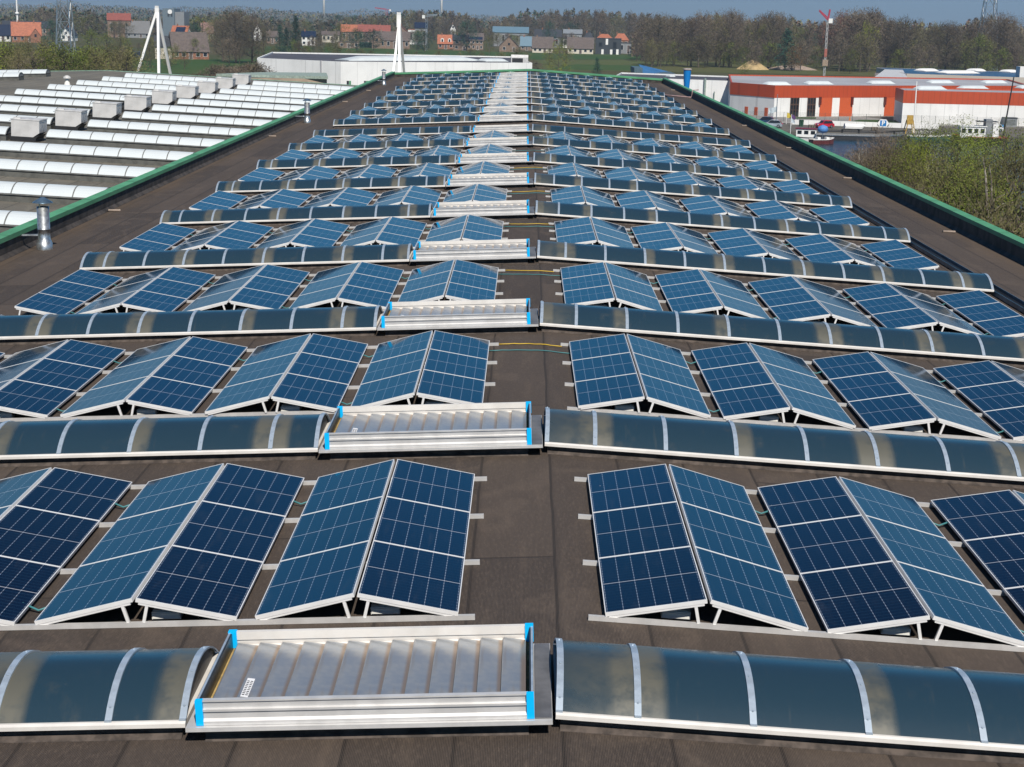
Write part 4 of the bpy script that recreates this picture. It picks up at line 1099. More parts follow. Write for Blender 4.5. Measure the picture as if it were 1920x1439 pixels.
house('brown-roofed brick house at the left end of the white hall', 500, 522, 82, 70, 60, BB(), BT(), 9, wins=3)
# grey silo building with its white disc
c = gp(326, 73); m_ = (c-CP).dot(vF)/CAM['f']
rt = tag(empty('silo_building', (c.x, c.y, ZG)), 'tall blue-grey building with a white disc on its face behind the left mast', 'building')
hs = (73-18)*m_; mb = MB(); mb.box(-20*m_, 0, 0, 2*m_, 20, hs); mb.build('tower', hmat('blue_grey_cladding', (.13, .17, .20)), rt)
mb = MB(); mb.box(2*m_, 2, 0, 19*m_, 20, hs-6*m_); mb.build('side_wing', GY(), rt)
mb = MB(); mb.tube([(-6*m_, -.02, hs-6*m_), (-6*m_, -.5, hs-6*m_)], 4.1*m_, 24); mb.build('disc', MT['white'], rt)
for s_ in (-1, 1):
    mb = MB(); mb.box(-6*m_+s_*3*m_-1.6*m_, -.3, hs-14*m_, -6*m_+s_*3*m_+1.6*m_, 0, hs-10*m_); mb.build('dark_panel', DT(), rt)
# ------------------------------------------------------------------ white tripod masts
def mast(label, top, feet, y, wpx):
    tp = aty(*top, y); rt = tag(empty('tripod_mast', (tp.x, tp.y, ZG)), label, 'mast', 'white tripod masts beyond the halls')
    k = y/CAM['f']; w = wpx*k; H = tp.z-ZG
    mb = MB(); mb.box(-w*.72, -w*.6, H-2.6, w*.72, w*.6, H); 
    for x in (-.45, 0, .45): mb.box(w*x-.12, -w*.62, H+.003, w*x+.12, w*.1, H+.5)
    mb.build('mast_head', MT['white'], rt)
    for fx, fy, fd in feet:
        q = aty(fx, fy, y+fd); d = Vector((q.x-tp.x, q.y-tp.y, q.z-(tp.z-1.5))); e = d*((H-1.5)/-d.z)
        mb = MB(); s_ = Vector((math.copysign(w*.35, e.x) if abs(e.x) > 2 else w*.15, -w*.1 if fd <= 0 else w*.35, H-1.4))
        mb.bar(s_, Vector((e.x, e.y, 0)), w*.78, w*1.2, (0, 1, 0)); mb.build('leg', MT['white'], rt)
mast('white tripod mast on the left, with its legs spread wide', (294.5, 15), ((257, 142, -1.5), (298, 146, -9), (321, 147, 7)), 420, 5.2)
mast('white tripod mast on the right, seen with its legs nearly in line', (748, 28), ((738, 132, -5), (749, 134, -9), (757, 134, 7)), 345, 5.4)
# ------------------------------------------------------------------ pylons, cranes, far masts
def pylon(label, px, vb, wb, wt, H, y, leg_w=.34):
    p = aty(px, vb, y); rt = tag(empty('lattice_pylon', (p.x, p.y, ZG)), label, 'pylon', 'steel lattice pylons')
    n = 9; hw = lambda z: (wb + (wt-wb)*min(1, z/(H*.8)))/2
    mb = MB(); zs = [H*(1-(1-i/n)**1.15) for i in range(n+1)]
    C4 = lambda z: [(sx*hw(z), sy*hw(z), z) for sx, sy in ((-1,-1),(1,-1),(1,1),(-1,1))]
    for s_ in range(4): mb.bar(C4(0)[s_], C4(H*.8)[s_], leg_w, leg_w); mb.bar(C4(H*.8)[s_], C4(H)[s_], .28, .28)
    mb.build('leg', MT['steel'], rt)
    mb = MB()
    for a, b in zip(zs, zs[1:]):
        A, B = C4(a), C4(b)
        for s_ in range(4):
            t_ = (s_+1) % 4; mb.bar(A[s_], B[t_], leg_w*.5, leg_w*.5); mb.bar(A[t_], B[s_], leg_w*.5, leg_w*.5); mb.bar(B[s_], B[t_], .12, .12)
    mb.build('bracing', MT['steel'], rt)
    mb = MB()
    for z, L in ((H*.72, 9), (H*.86, 7)):
        for s_ in (-1, 1): mb.bar((s_*hw(z), 0, z), (s_*L, 0, z+.4), .3, .3); mb.bar((s_*hw(z), 0, z+1.8), (s_*L, 0, z+.5), .2, .2)
    mb.build('cross_arm', MT['steel'], rt)
pylon('grey lattice pylon standing among trees at the left', 124, 105, 6.2, 1.5, 60, 610)
pylon('grey lattice pylon rising over the wood at the right', 1848, 105, 9.5, 2.6, 62, 768, .36)
def crane(label, px, vtop, y, mm, jib, up_, red, r=.5):
    p = aty(px, vtop, y); H = p.z-ZG; rt = tag(empty('tower_crane', (p.x, p.y, ZG)), label, 'crane'); mb = MB()
    for sx, sy in ((-1,-1),(1,-1),(1,1),(-1,1)): mb.bar((sx*r, sy*r, 0), (sx*r, sy*r, H), .15, .15)
    z = 0
    while z < H-2: 
        for a, b in (((-r,-r),(r,-r)), ((r,-r),(r,r)), ((r,r),(-r,r)), ((-r,r),(-r,-r))): mb.bar((*a, z), (*b, z+2), .09, .09)
        z += 2
    mb.build('mast', mm, rt)
    mb = MB(); 
    for off in (0, .9): mb.bar((0, 0, H+off), (jib, 0, H+up_+off*.4), .4, .4)
    for q in range(8): mb.bar((jib*q/8, 0, H+up_*q/8), (jib*(q+.5)/8, 0, H+up_*(q+.5)/8+.8), .16, .16)
    mb.bar((0, 0, H), (-jib*.3, 0, H+.4), .6, .5); mb.build('jib', red, rt)
    mb = MB(); mb.box(-jib*.3-.8, -.6, H-1.2, -jib*.3+.8, .6, H+.6); mb.build('counterweight', MT['concrete'], rt)
    return rt, H
REDP = plain('crane_red', (.38, .03, .06), .5)
rt, H = crane('red and white crane with raised jib standing before the wood', 1552, 38, 640, MT['grey_box'], -18*.2, 17*.2, REDP, .30)
mb = MB(); mb.bar((.1, 0, H), (.6, 0, H+4.1), .7, .6); mb.build('cab_mast', REDP, rt)
mb = MB(); mb.box(-.55, -.5, H*.36, .55, .5, H*.50); mb.build('lower_cage', plain('faded_red', (.33, .10, .07), .6), rt)
mb = MB(); mb.box(-1.1, -.9, H*.20, 1.1, .9, H*.31); mb.build('machinery', plain('rusty_beige', (.30, .22, .16), .7), rt)
crane('thin grey tower crane with a short jib above the villa roofs', 800, 31, 930, MT['steel'], 6.0, .8, MT['steel'], .5)
crane('far red tower crane with a level jib left of the right mast', 725, 19, 1500, REDP, -11., 1.5, REDP, .7)
for px, vt, y, lab in ((30.5, -6, 1100, 'thin white radio mast on the skyline at far left'), (607, -70, 2600, 'far white wind turbine tower on the skyline, left of the right mast'), (829, -70, 2600, 'far white wind turbine tower on the skyline, right of the right mast')):
    p = aty(px, vt, y); mb = MB(); H = p.z-ZG
    if y > 2000:
        rt = tag(empty('wind_turbine', (p.x, p.y, ZG)), lab, 'wind turbine'); mb.tube([(0,0,0), (0,0,H)], [2.2, 1.2], 10); mb.build('tower', MT['white'], rt, True)
        mb = MB(); mb.box(-1.5, -3, H-1, 1.5, 6, H+2); mb.build('nacelle', MT['white'], rt)
        for k in range(3):
            a = R(90+120*k); mb = MB(); mb.tube([(0, -3.5, H+.5), (40*math.cos(a), -3.5, H+.5+40*math.sin(a))], [1.3, .3], 6); mb.build('blade', MT['white'], rt)
    else:
        rt = tag(empty('radio_mast', (p.x, p.y, ZG)), lab, 'mast'); mb.tube([(0,0,0), (0,0,H)], [.7, .5], 8); mb.build('pole', MT['white'], rt)
        mb = MB(); mb.lathe([(1.2, H*.55), (1.4, H*.57), (1.2, H*.6)], 12); mb.build('platform', MT['white'], rt)
# sand heaps
def heap(label, px, vb, vt, hwpx, m, seed):
    c = gp(px, vb); k = (c-CP).dot(vF)/CAM['f']; Rr = hwpx*k; H = (vb-vt)*k; rnd = random.Random(seed); mb = MB(); n, mm_ = 28, 10; rows = []
    for i in range(mm_+1):
        t = i/mm_; rows.append([(Rr*t*math.cos(2*math.pi*j/n)*(1+.06*math.sin(3*j+seed)), Rr*.8*t*math.sin(2*math.pi*j/n), max(-.3, H*(1-t**1.35)*(1+rnd.uniform(-.05, .05)))) for j in range(n)])
    for a, b in zip(rows, rows[1:]):
        for j in range(n): mb.face([a[j], b[j], b[(j+1) % n], a[(j+1) % n]])
    o = mb.build('sand_heap', m); o.location = (c.x, c.y, ZG); tag(o, label, 'heap', 'heaps in front of the wood')
heap('tall rounded heap of pale yellow sand in front of the wood', 1411, 131, 113, 30, plain('yellow_sand', (.40, .29, .14), .9, 0, .2, .4), 1)
heap('long low heap of pinkish earth right of the tall sand heap', 1486, 131, 121, 48, plain('pinkish_earth', (.30, .23, .18), .9, 0, .25, .4), 4)

# ------------------------------------------------------------------ harbour
def car(label, px, py, col, yaw, L=4.0):
    p = gp(px, py, ZQ+.05); rt = tag(empty('parked_car', p, None, None, None, (0, 0, R(yaw))), label, 'car')
    side = [(-.5,.28),(-.5,.62),(-.47,.78),(-.44,.84),(-.36,1.38),(-.28,1.5),(.02,1.5),(.10,1.42),(.22,.98),(.42,.84),(.495,.66),(.5,.28)]
    mb = MB(); W = 1.72
    def ring(k): return [(x*L, k*(W/2 if z < .9 else W/2*.84), z) for x, z in side]
    a, b = ring(-1), ring(1); n = len(side)
    mb.add(a+b, [tuple(range(n)), tuple(reversed(range(n, 2*n)))]+[(i, n+i, n+(i+1) % n, (i+1) % n) for i in range(n)])
    mb.build('body', col, rt)
    mb = MB()
    for s_ in (-1, 1):
        y = s_*W/2*.87
        mb.add([(x*L, y+s_*(.10 if z < 1 else 0), z) for x, z in ((-.41,.92),(-.345,1.36),(.0,1.42),(.09,1.36),(.19,.95))], [(0,1,2,3,4)])
    mb.add([(.225*L, -.66, 1.0), (.225*L, .66, 1.0), (.115*L, .60, 1.40), (.115*L, -.60, 1.40)], [(0,1,2,3)])
    mb.add([(-.447*L, -.66, .9), (-.447*L, .66, .9), (-.372*L, .6, 1.34), (-.372*L, -.6, 1.34)], [(0,1,2,3)])
    mb.build('window_glass', MT['glass'], rt)
    for x in (-.31, .31):
        for s_ in (-1, 1):
            mb = MB(); mb.tube([(x*L, s_*(W/2-.2), .31), (x*L, s_*(W/2+.02), .31)], .31, 16); o = mb.build('wheel', MT['black'], rt)
            mb = MB(); mb.tube([(x*L, s_*(W/2+.021), .31), (x*L, s_*(W/2+.035), .31)], .19, 12); mb.build('rim', MT['steel'], o)
    for s_ in (-1, 1):
        mb = MB(); mb.box(.47*L, s_*.6-.16, .62, .505*L, s_*.6+.16, .76); mb.build('headlight', MT['white_plastic'], rt)
        mb = MB(); mb.box(-.508*L, s_*.62-.14, .7, -.48*L, s_*.62+.14, .86); mb.build('tail_light', REDP, rt)
def cp(n, c): return plain(n, c, .25, 0, .05, 1., .5, None, .6)
car('small red hatchback parked on the quay in front of the orange doors', 1545, 240, cp('red_car_paint', (.42, .012, .03)), 200, 3.7)
car('dark blue car parked on the quay just beyond the parapet, the farther of two', 1434, 232.5, cp('blue_car_paint', (.015, .04, .09)), 160)
car('silver-blue car parked on the quay just beyond the parapet, the nearer of two', 1448, 239, cp('silver_car_paint', (.28, .33, .38)), 165)
car('white car half hidden behind bushes near the tug boat', 1861, 247, cp('white_car_paint', (.7, .7, .7)), 185)
def boat(label, px, py, L, W, H, yaw, hullm, cabin, trim, name='boat', cat='boat', red=False, z=ZG+.06):
    p = gp(px, py, z); rt = tag(empty(name, p, None, None, None, (0, 0, R(yaw))), label, cat)
    mb = MB(); n = 10; rows = []
    for i in range(n+1):
        t = i/n; hw = W/2*min(1, (1-t)*3.2+.06)**.6 * (1 if t > .06 else .9); sh = H*(1+.45*max(0, t-.55)**2*4)
        x = -L/2+L*t; rows.append([(x, -hw, sh), (x, -hw*.82, -.25), (x, hw*.82, -.25), (x, hw, sh)])
    for a, b in zip(rows, rows[1:]):
        for j in range(3): mb.face([a[j], b[j], b[j+1], a[j+1]])
    mb.face(rows[0][::-1]); mb.build('hull', hullm, rt)
    mb = MB()
    for a, b in zip(rows, rows[1:]):
        mb.face([(a[0][0], a[0][1]*.97, a[0][2]-.12), (b[0][0], b[0][1]*.97, b[0][2]-.12), (b[3][0], b[3][1]*.97, b[3][2]-.12), (a[3][0], a[3][1]*.97, a[3][2]-.12)])
    mb.build('deck', plain('deck_paint', (.35, .31, .27), .7), rt)
    mb = MB()
    for s_ in (0, 3):
        for a, b in zip(rows, rows[1:]): mb.bar(a[s_], b[s_], .10, .12)
    mb.build('rubbing_strake', trim, rt)
    if cabin:
        cx, cl, cw, ch, roofm = cabin
        mb = MB(); mb.box(cx-cl/2, -cw/2, H-.12, cx+cl/2, cw/2, H+ch); c_ = mb.build('cabin', MT['white'], rt)
        k = max(2, int(cl/1.1))
        for s_ in (-1, 1):
            for q in range(k):
                x = cx-cl/2+cl*(q+.5)/k; w = cl/k*.32; mb = MB(); y0, y1 = sorted((s_*cw/2, s_*(cw/2+.03))); mb.box(x-w, y0, H+ch*.40, x+w, y1, H+ch*.82); mb.build('window', MT['glass'], c_)
        mb = MB(); mb.box(cx-cl/2-.2, -cw/2-.15, H+ch+.003, cx+cl/2+.2, cw/2+.15, H+ch+.14); mb.build('cabin_roof', roofm, c_)
    return rt, H
rt, H = boat('white cabin boat with dark red roof moored nearest the parapet', 1513, 267, 6.2, 2.3, .9, 168, MT['white'], (.2, 3.6, 2.0, 1.5, plain('maroon_paint', (.16, .02, .03), .5)), MT['black'])
mb = MB(); mb.tube([(3.1, 0, 1), (3.1, 0, 4.4)], .05, 6); mb.build('flagpole', MT['white'], rt)
mb = MB(); mb.add([(3.1, 0, 4.3), (2.5, .1, 3.9), (2.3, 0, 3.2), (3.1, 0, 3.5)], [(0,1,2,3)]); mb.build('flag', hmat('pale_flag', (.55, .62, .66)), rt)
rt, H = boat('small open boat with a round blue parasol moored behind the white cabin boat', 1541, 270, 4.6, 1.9, .8, 20, plain('maroon_hull', (.12, .03, .03), .5), None, MT['white'])
mb = MB(); mb.lathe([(.0, 3.4), (.8, 3.1), (1.0, 2.55), (.8, 2.1), (0, 1.85)], 14); mb.build('parasol', plain('parasol_blue', (.08, .22, .50), .6), rt, True)
mb = MB(); mb.tube([(0, 0, .5), (0, 0, 2)], .05, 6); mb.build('parasol_pole', MT['steel'], rt)
for s_ in (-.9, .9): mb = MB(); mb.box(s_-.3, -.5, .6, s_+.3, .5, 1.2); mb.build('bench', MT['white'], rt)
boat('long flat dark barge moored along the quay, its nearer side to the camera', 1608, 262, 17, 3.6, .8, -2, plain('barge_dark', (.06, .06, .065), .6), None, MT['steel'], 'barge', 'barge')
boat('second long flat barge lying between quay wall and the nearer barge', 1622, 256.5, 16, 3.0, 1.0, -2, plain('barge_grey', (.14, .14, .145), .6), None, MT['black'], 'barge', 'barge')
boat('small teal rowing boat at the bow of the barges', 1742, 263.5, 8, 2.4, .8, 3, plain('teal_hull', (.06, .17, .17), .5), None, MT['white'])
rt, H = boat('old tug boat with white cabin, black hull and red strake half behind trees', 1836, 268, 10, 3.2, 1.1, 176, plain('tug_black', (.025, .02, .02), .5), (1.6, 4.6, 2.8, 1.9, MT['white']), plain('tug_red', (.35, .06, .03), .5), 'tug_boat', 'tug boat')
mb = MB(); mb.box(-1.9, -1.2, 1.2, -.7, 1.2, 4.4); mb.build('funnel', GY(), rt)
mb = MB(); mb.box(-3.0, -1.2, 3.9, .8, 1.2, 4.05); mb.build('canopy', plain('canopy_dark', (.05,.05,.05), .6), rt)
mb = MB(); mb.box(-3.2, -1.0, 1.2, -2.1, 1.0, 3.6); mb.build('wheelhouse', MT['white'], rt)
p = gp(1706, 251.5, ZQ); rt = tag(empty('boat_hoist', p), 'rusty yellow lifting frame standing on the quay left of the tug boat', 'hoist')
mb = MB()
for sx in (-1, 1): mb.bar((sx*.9, 0, 0), (sx*.45, 0, 2.6), .16, .16, (0, 1, 0)); mb.bar((sx*.9, 1.6, 0), (sx*.45, 1.6, 2.6), .16, .16, (0, 1, 0))
mb.build('leg', hmat('rusty_yellow', (.42, .26, .05)), rt); mb = MB(); mb.bar((-.6, .8, 2.62), (.6, .8, 2.62), .2, 1.8); mb.build('crossbeam', hmat('rusty_yellow', (.42, .26, .05)), rt)
p = gp(1732, 252.5, ZQ); rq = random.Random(6); mb = MB()
for k in range(40):
    c0 = Vector((rq.gauss(0, 1.1), rq.gauss(0, .6), abs(rq.gauss(.2, .35)))); d0 = rv_(rq)*rq.uniform(.3, .9); mb.bar(c0-d0, c0+d0, rq.uniform(.06, .3), .05)
o = mb.build('scrap_heap', hmat('pale_scrap', (.50, .48, .44))); o.location = p; tag(o, 'tangled heap of pale scrap beside the yellow lifting frame', 'scrap heap')
for k, px in enumerate((1560, 1590, 1622, 1655, 1690, 1770)):
    p = gp(px, 252.8+(px-1560)*.026, ZQ); mb = MB(); mb.lathe([(.16, 0), (.16, .5), (.24, .55), (.24, .66), (0, .68)], 10); o = mb.build('mooring_bollard', MT['black']); o.location = (p.x, q0.y+(p.x-q0.x)*(q1.y-q0.y)/(q1.x-q0.x)+.6, ZQ)
    tag(o, 'black mooring bollard at the edge of the quay', 'bollard', 'mooring bollards along the quay edge')
for k, (px, py, lb) in enumerate(((1522, 241.5, 'stack of weathered wooden pallets left of the red hatchback'), (1640, 246, 'stack of weathered wooden pallets left of the P sign'))):
    p = gp(px, py, ZQ); mb = MB()
    for j in range(5):
        for b_ in range(5): mb.box(-.6, -.5+.22*b_, j*.16+.09, .6, -.38+.22*b_, j*.16+.12)
        for b_ in (-.55, 0, .5): mb.box(b_-.05, -.5, j*.16, b_+.05, .5, j*.16+.09)
    o = mb.build('pallet_stack', hmat('grey_wood', (.22, .17, .12))); o.location = p; tag(o, lb, 'pallets')
# low white wall, fence, signs, poles
def strip(name, label, cat, a, b, w, h, m, z=ZQ):
    A, B = gp(*a, z), gp(*b, z); mb = MB(); n = max(1, int((B-A).length/6)); d = (B-A)/n
    for i in range(n): mb.bar(A+d*i+d*.005+Vector((0,0,h/2)), A+d*(i+1)-d*.005+Vector((0,0,h/2)), w, h)
    mb.v = [(v[0]-A.x, v[1]-A.y, v[2]-z) for v in mb.v]; o = mb.build(name, m); o.location = (A.x, A.y, z); return tag(o, label, cat)
strip('quay_wall', 'long low white concrete wall along the quay behind the red hatchback', 'wall', (1484, 233.5), (1760, 242.5), .5, .95, MT['concrete'])
def fence(label, a, b, h=2.0):
    A, B = gp(*a, ZQ), gp(*b, ZQ); rt = tag(empty('wire_fence', A), label, 'fence'); L = (B-A); n = int(L.length/2.8)
    mb = MB()
    mb.bar((0, 0, 0), (0, 0, h), .07, .07, (0, 1, 0)); pm = mb.mesh('post', hmat('dark_green_steel', (.04, .06, .05)))
    for i in range(n+1): link('post', pm, rt).location = L*(i/n)
    mb = MB()
    for k in range(11): z = .1+(h-.15)*k/10; mb.bar((0, 0, z), (L.x, L.y, z), .018, .018)
    n2 = n*9
    for i in range(n2): q = L*(i/n2); mb.bar((q.x, q.y, .1), (q.x, q.y, h-.05), .012, .012, (0, 1, 0))
    mb.build('wire_mesh', hmat('dark_green_steel', (.04, .06, .05)), rt)
fence('dark green wire fence between the quay wall and the commercial buildings', (1392, 226), (1935, 240.5))
p = gp(1655, 243.5, ZQ); rt = tag(empty('parking_sign', p), 'blue square P sign with white arrow wings above the quay wall', 'sign')
mb = MB(); mb.tube([(0, 0, 0), (0, 0, 1.6)], .06, 8); mb.build('post', MT['steel'], rt)
mb = MB(); mb.add([(-1.15, -.02, 1.25), (-.6, -.02, .5), (.6, -.02, .5), (1.15, -.02, 1.25), (.6, -.02, 2.0), (-.6, -.02, 2.0)]+[(x, .05, z) for x, z in ((-1.15,1.25),(-.6,.5),(.6,.5),(1.15,1.25),(.6,2.0),(-.6,2.0))], [(0,1,2,3,4,5), (11,10,9,8,7,6)]+[(i, (i+1) % 6, 6+(i+1) % 6, 6+i) for i in range(6)]); bd = mb.build('board', MT['white'], rt)
mb = MB(); mb.box(-.62, -.05, .68, .62, -.021, 1.82); mb.build('blue_panel', plain('sign_blue', (.0, .16, .45), .5), bd)
mb = MB()
for s_ in (-1, 1): mb.add([(s_*1.2, -.03, 1.25), (s_*.95, -.03, 1.62), (s_*.72, -.03, 1.95), (s_*1.05, -.03, 1.85), (s_*1.05, -.03, .65), (s_*.72, -.03, .55), (s_*.95, -.03, .88)], [(0,1,2,3) if s_ > 0 else (3,2,1,0), (4,5,6,0) if s_ > 0 else (0,6,5,4)])
mb.build('dark_edge', MT['black'], bd)
fc = bpy.data.curves.new('letter', 'FONT'); fc.body = 'P'; fc.size = 1.25; fc.align_x = 'CENTER'; fc.align_y = 'CENTER'; fc.extrude = .01; fc.offset = .03; fc.materials.append(MT['white'])
fo = bpy.data.objects.new('letter_outline', fc); COL.objects.link(fo); bpy.context.view_layer.update()
fm = bpy.data.meshes.new_from_object(fo.evaluated_get(bpy.context.evaluated_depsgraph_get())); bpy.data.objects.remove(fo)
fo = link('letter', fm, bd); fo.location = (0, -.065, 1.25); fo.rotation_euler = (R(90), 0, 0)
p = gp(1876, 247, ZQ); rt = tag(empty('blue_sign', p), 'small plain blue board on a post near the right picture edge', 'sign')
mb = MB(); mb.tube([(0,0,0), (0,0,1.1)], .05, 6); mb.build('post', MT['steel'], rt); mb = MB(); mb.box(-.5, -.04, .75, .5, .0, 1.35); mb.build('board', plain('sign_blue_pale', (.03, .20, .42), .5), rt)
def pole(label, a, b, y, r, m, name='flagpole', flag=None):
    A, B = aty(*a, y), aty(*b, y); A = A + (B-A)*((ZQ-A.z)/(B.z-A.z)); rt = tag(empty(name, A), label, 'pole')
    mb = MB(); mb.tube([(0,0,0), B-A], [r*1.2, r*.8], 8); mb.build('shaft', m, rt)
    if flag:
        d = B-A; mb = MB(); q = 6
        for i in range(q): 
            t0, t1 = i/q, (i+1)/q; f0, f1 = (math.sin(t*9)*.15 for t in (t0, t1)); mb.face([(d.x-1.6*t0, d.y+f0, d.z*.62-.5*t0), (d.x-1.6*t1, d.y+f1, d.z*.62-.5*t1), (d.x-1.6*t1, d.y+f1+.05, d.z*.62-.5*t1-1.0), (d.x-1.6*t0, d.y+f0+.05, d.z*.62-.5*t0-1.1)])
        mb.build('flag', flag, rt)
pole('white flagpole with a pale flag in front of the small orange side doors', (1455, 232), (1458, 177), 318, .09, MT['steel'], flag=hmat('pale_flag', (.55, .62, .66)))
pole('tall plain white pole in front of the nearer orange-banded building', (1714, 232), (1719, 153), 322, .13, MT['white'])
pole('dark leaning mast in front of the nearer orange-banded building, far right', (1884, 238), (1901, 145), 300, .14, MT['black'], 'leaning_mast')
p = gp(1593, 226.5, ZQ); mb = MB(); mb.lathe([(.32, 0), (.32, .06), (.2, .06), (.05, 1.0), (0, 1.0)], 12); o = mb.build('traffic_cone', hmat('cone_orange', (.7, .22, .04))); o.location = p; tag(o, 'small orange traffic cone on the yard by the lawn', 'traffic cone')
p = gp(1502, 237.5, ZQ); rt = tag(empty('waste_bin', p), 'dark green waste bin at the left end of the quay wall', 'bin')
mb = MB(); mb.lathe([(.42, 0), (.5, 1.2)], 4); mb.box(-.3, -.3, 0, .3, .3, 1.19); mb.build('bin_body', hmat('bin_green', (.02, .07, .04)), rt); mb = MB(); mb.box(-.42, -.42, 1.203, .42, .42, 1.32); mb.build('lid', hmat('bin_green', (.02, .07, .04)), rt)
p = gp(1600, 243.5, ZQ); rt = tag(empty('covered_dinghy', p), 'white covered dinghy stored ashore right of the red hatchback', 'dinghy')
mb = MB(); mb.prism([(-.9, .25), (-1.0, .7), (-.6, 1.15), (.6, 1.15), (1.0, .7), (.9, .25)], -1.8, 1.5); mb.add([(1.5, -.9, .25), (1.5, -1, .7), (1.5, -.6, 1.15), (1.5, .6, 1.15), (1.5, 1, .7), (1.5, .9, .25), (2.4, 0, .9)], [(0,1,6), (1,2,6), (2,3,6), (3,4,6), (4,5,6)]); mb.build('cover', MT['white'], rt)
mb = MB(); mb.box(-1.2, -.7, 0, -.9, .7, .249); mb.box(.8, -.7, 0, 1.1, .7, .249); mb.build('cradle', MT['black'], rt)
for px, py, c_, nm_, lab in ((1474, 233, (.55, .42, .05), 'yellow_flag', 'limp yellow and white flag on a short pole behind the parapet'), (1483, 237, (.10, .04, .14), 'dark_flag', 'limp dark blue and red flag on a short pole behind the parapet')):
    p = gp(px, py, ZQ); rt = tag(empty('short_flagpole', p), lab, 'flag'); mb = MB(); mb.tube([(0,0,0), (0,0,2.4)], .05, 6); mb.build('pole', MT['white'], rt)
    mb = MB(); mb.face([(0, 0, 2.35), (.55, .1, 2.2), (.9, 0, 1.6), (.6, .1, 1.2), (0, 0, 1.3)]); mb.build('flag', hmat(nm_, c_), rt)
p = gp(1895, 238, ZQ); rt = tag(empty('grey_hut', p), 'small grey hut beside the leaning mast', 'hut')
mb = MB(); mb.box(-1.3, 0, 0, 1.3, 2, 1.75); mb.build('wall', GY(), rt); mb = MB(); mb.box(-1.4, -.1, 1.753, 1.4, 2.1, 1.9); mb.build('roof', DT(), rt); mb = MB(); mb.box(-.9, -.03, .4, .9, 0, 1.4); mb.build('shutter', hmat('shutter_grey', (.14,.15,.15)), rt)

# ------------------------------------------------------------------ trees
def leafmat(n, c1, c2, rough=.9, s=6., tr=0.):
    m, t, b = mat(n); inf = t.nodes.new('ShaderNodeObjectInfo'); f = noise(t, objco(t), s, 2)
    c = mix(t, sm(t, f, .4, .6), c1, c2)
    hs = nd(t, 'ShaderNodeHueSaturation'); lk(t, c, hs.inputs['Color'])
    lk(t, mth(t, 'ADD', .62, mth(t, 'MULTIPLY', inf.outputs['Random'], .85)), hs.inputs['Value'])
    lk(t, mth(t, 'ADD', .488, mth(t, 'MULTIPLY', mth(t, 'FRACT', mth(t, 'MULTIPLY', inf.outputs['Random'], 17.3)), .03)), hs.inputs['Hue'])
    lk(t, hs.outputs[0], b.inputs['Base Color']); b.inputs['Roughness'].default_value = rough; b.inputs['Specular IOR Level'].default_value = .15
    return m
LM = dict(
    bare=leafmat('bare_twigs', (0.145, 0.112, 0.078), (0.105, 0.085, 0.065)),
    budding=leafmat('budding_twigs', (0.145, 0.136, 0.051), (0.119, 0.102, 0.054)),
    olive=leafmat('olive_spring_leaves', (0.125, 0.150, 0.022), (0.088, 0.100, 0.022)),
    bright=leafmat('bright_spring_leaves', (0.153, 0.165, 0.016), (0.113, 0.133, 0.019)),
    ever=leafmat('evergreen_needles', (0.024, 0.058, 0.037), (0.034, 0.078, 0.048)),
    copper=leafmat('copper_twigs', (0.128, 0.051, 0.044), (0.085, 0.044, 0.041)),
    tawny=leafmat('tawny_leaves', (0.230, 0.128, 0.048), (0.153, 0.095, 0.041)))
BARK = leafmat('grey_brown_bark', (.10, .082, .062), (.065, .052, .040)); BIRCH = leafmat('pale_birch_bark', (.42, .38, .32), (.20, .17, .14), s=3.)
def rv(r): 
    while True:
        v = Vector((r.uniform(-1, 1), r.uniform(-1, 1), r.uniform(-1, 1)))
        if .05 < v.length < 1: return v
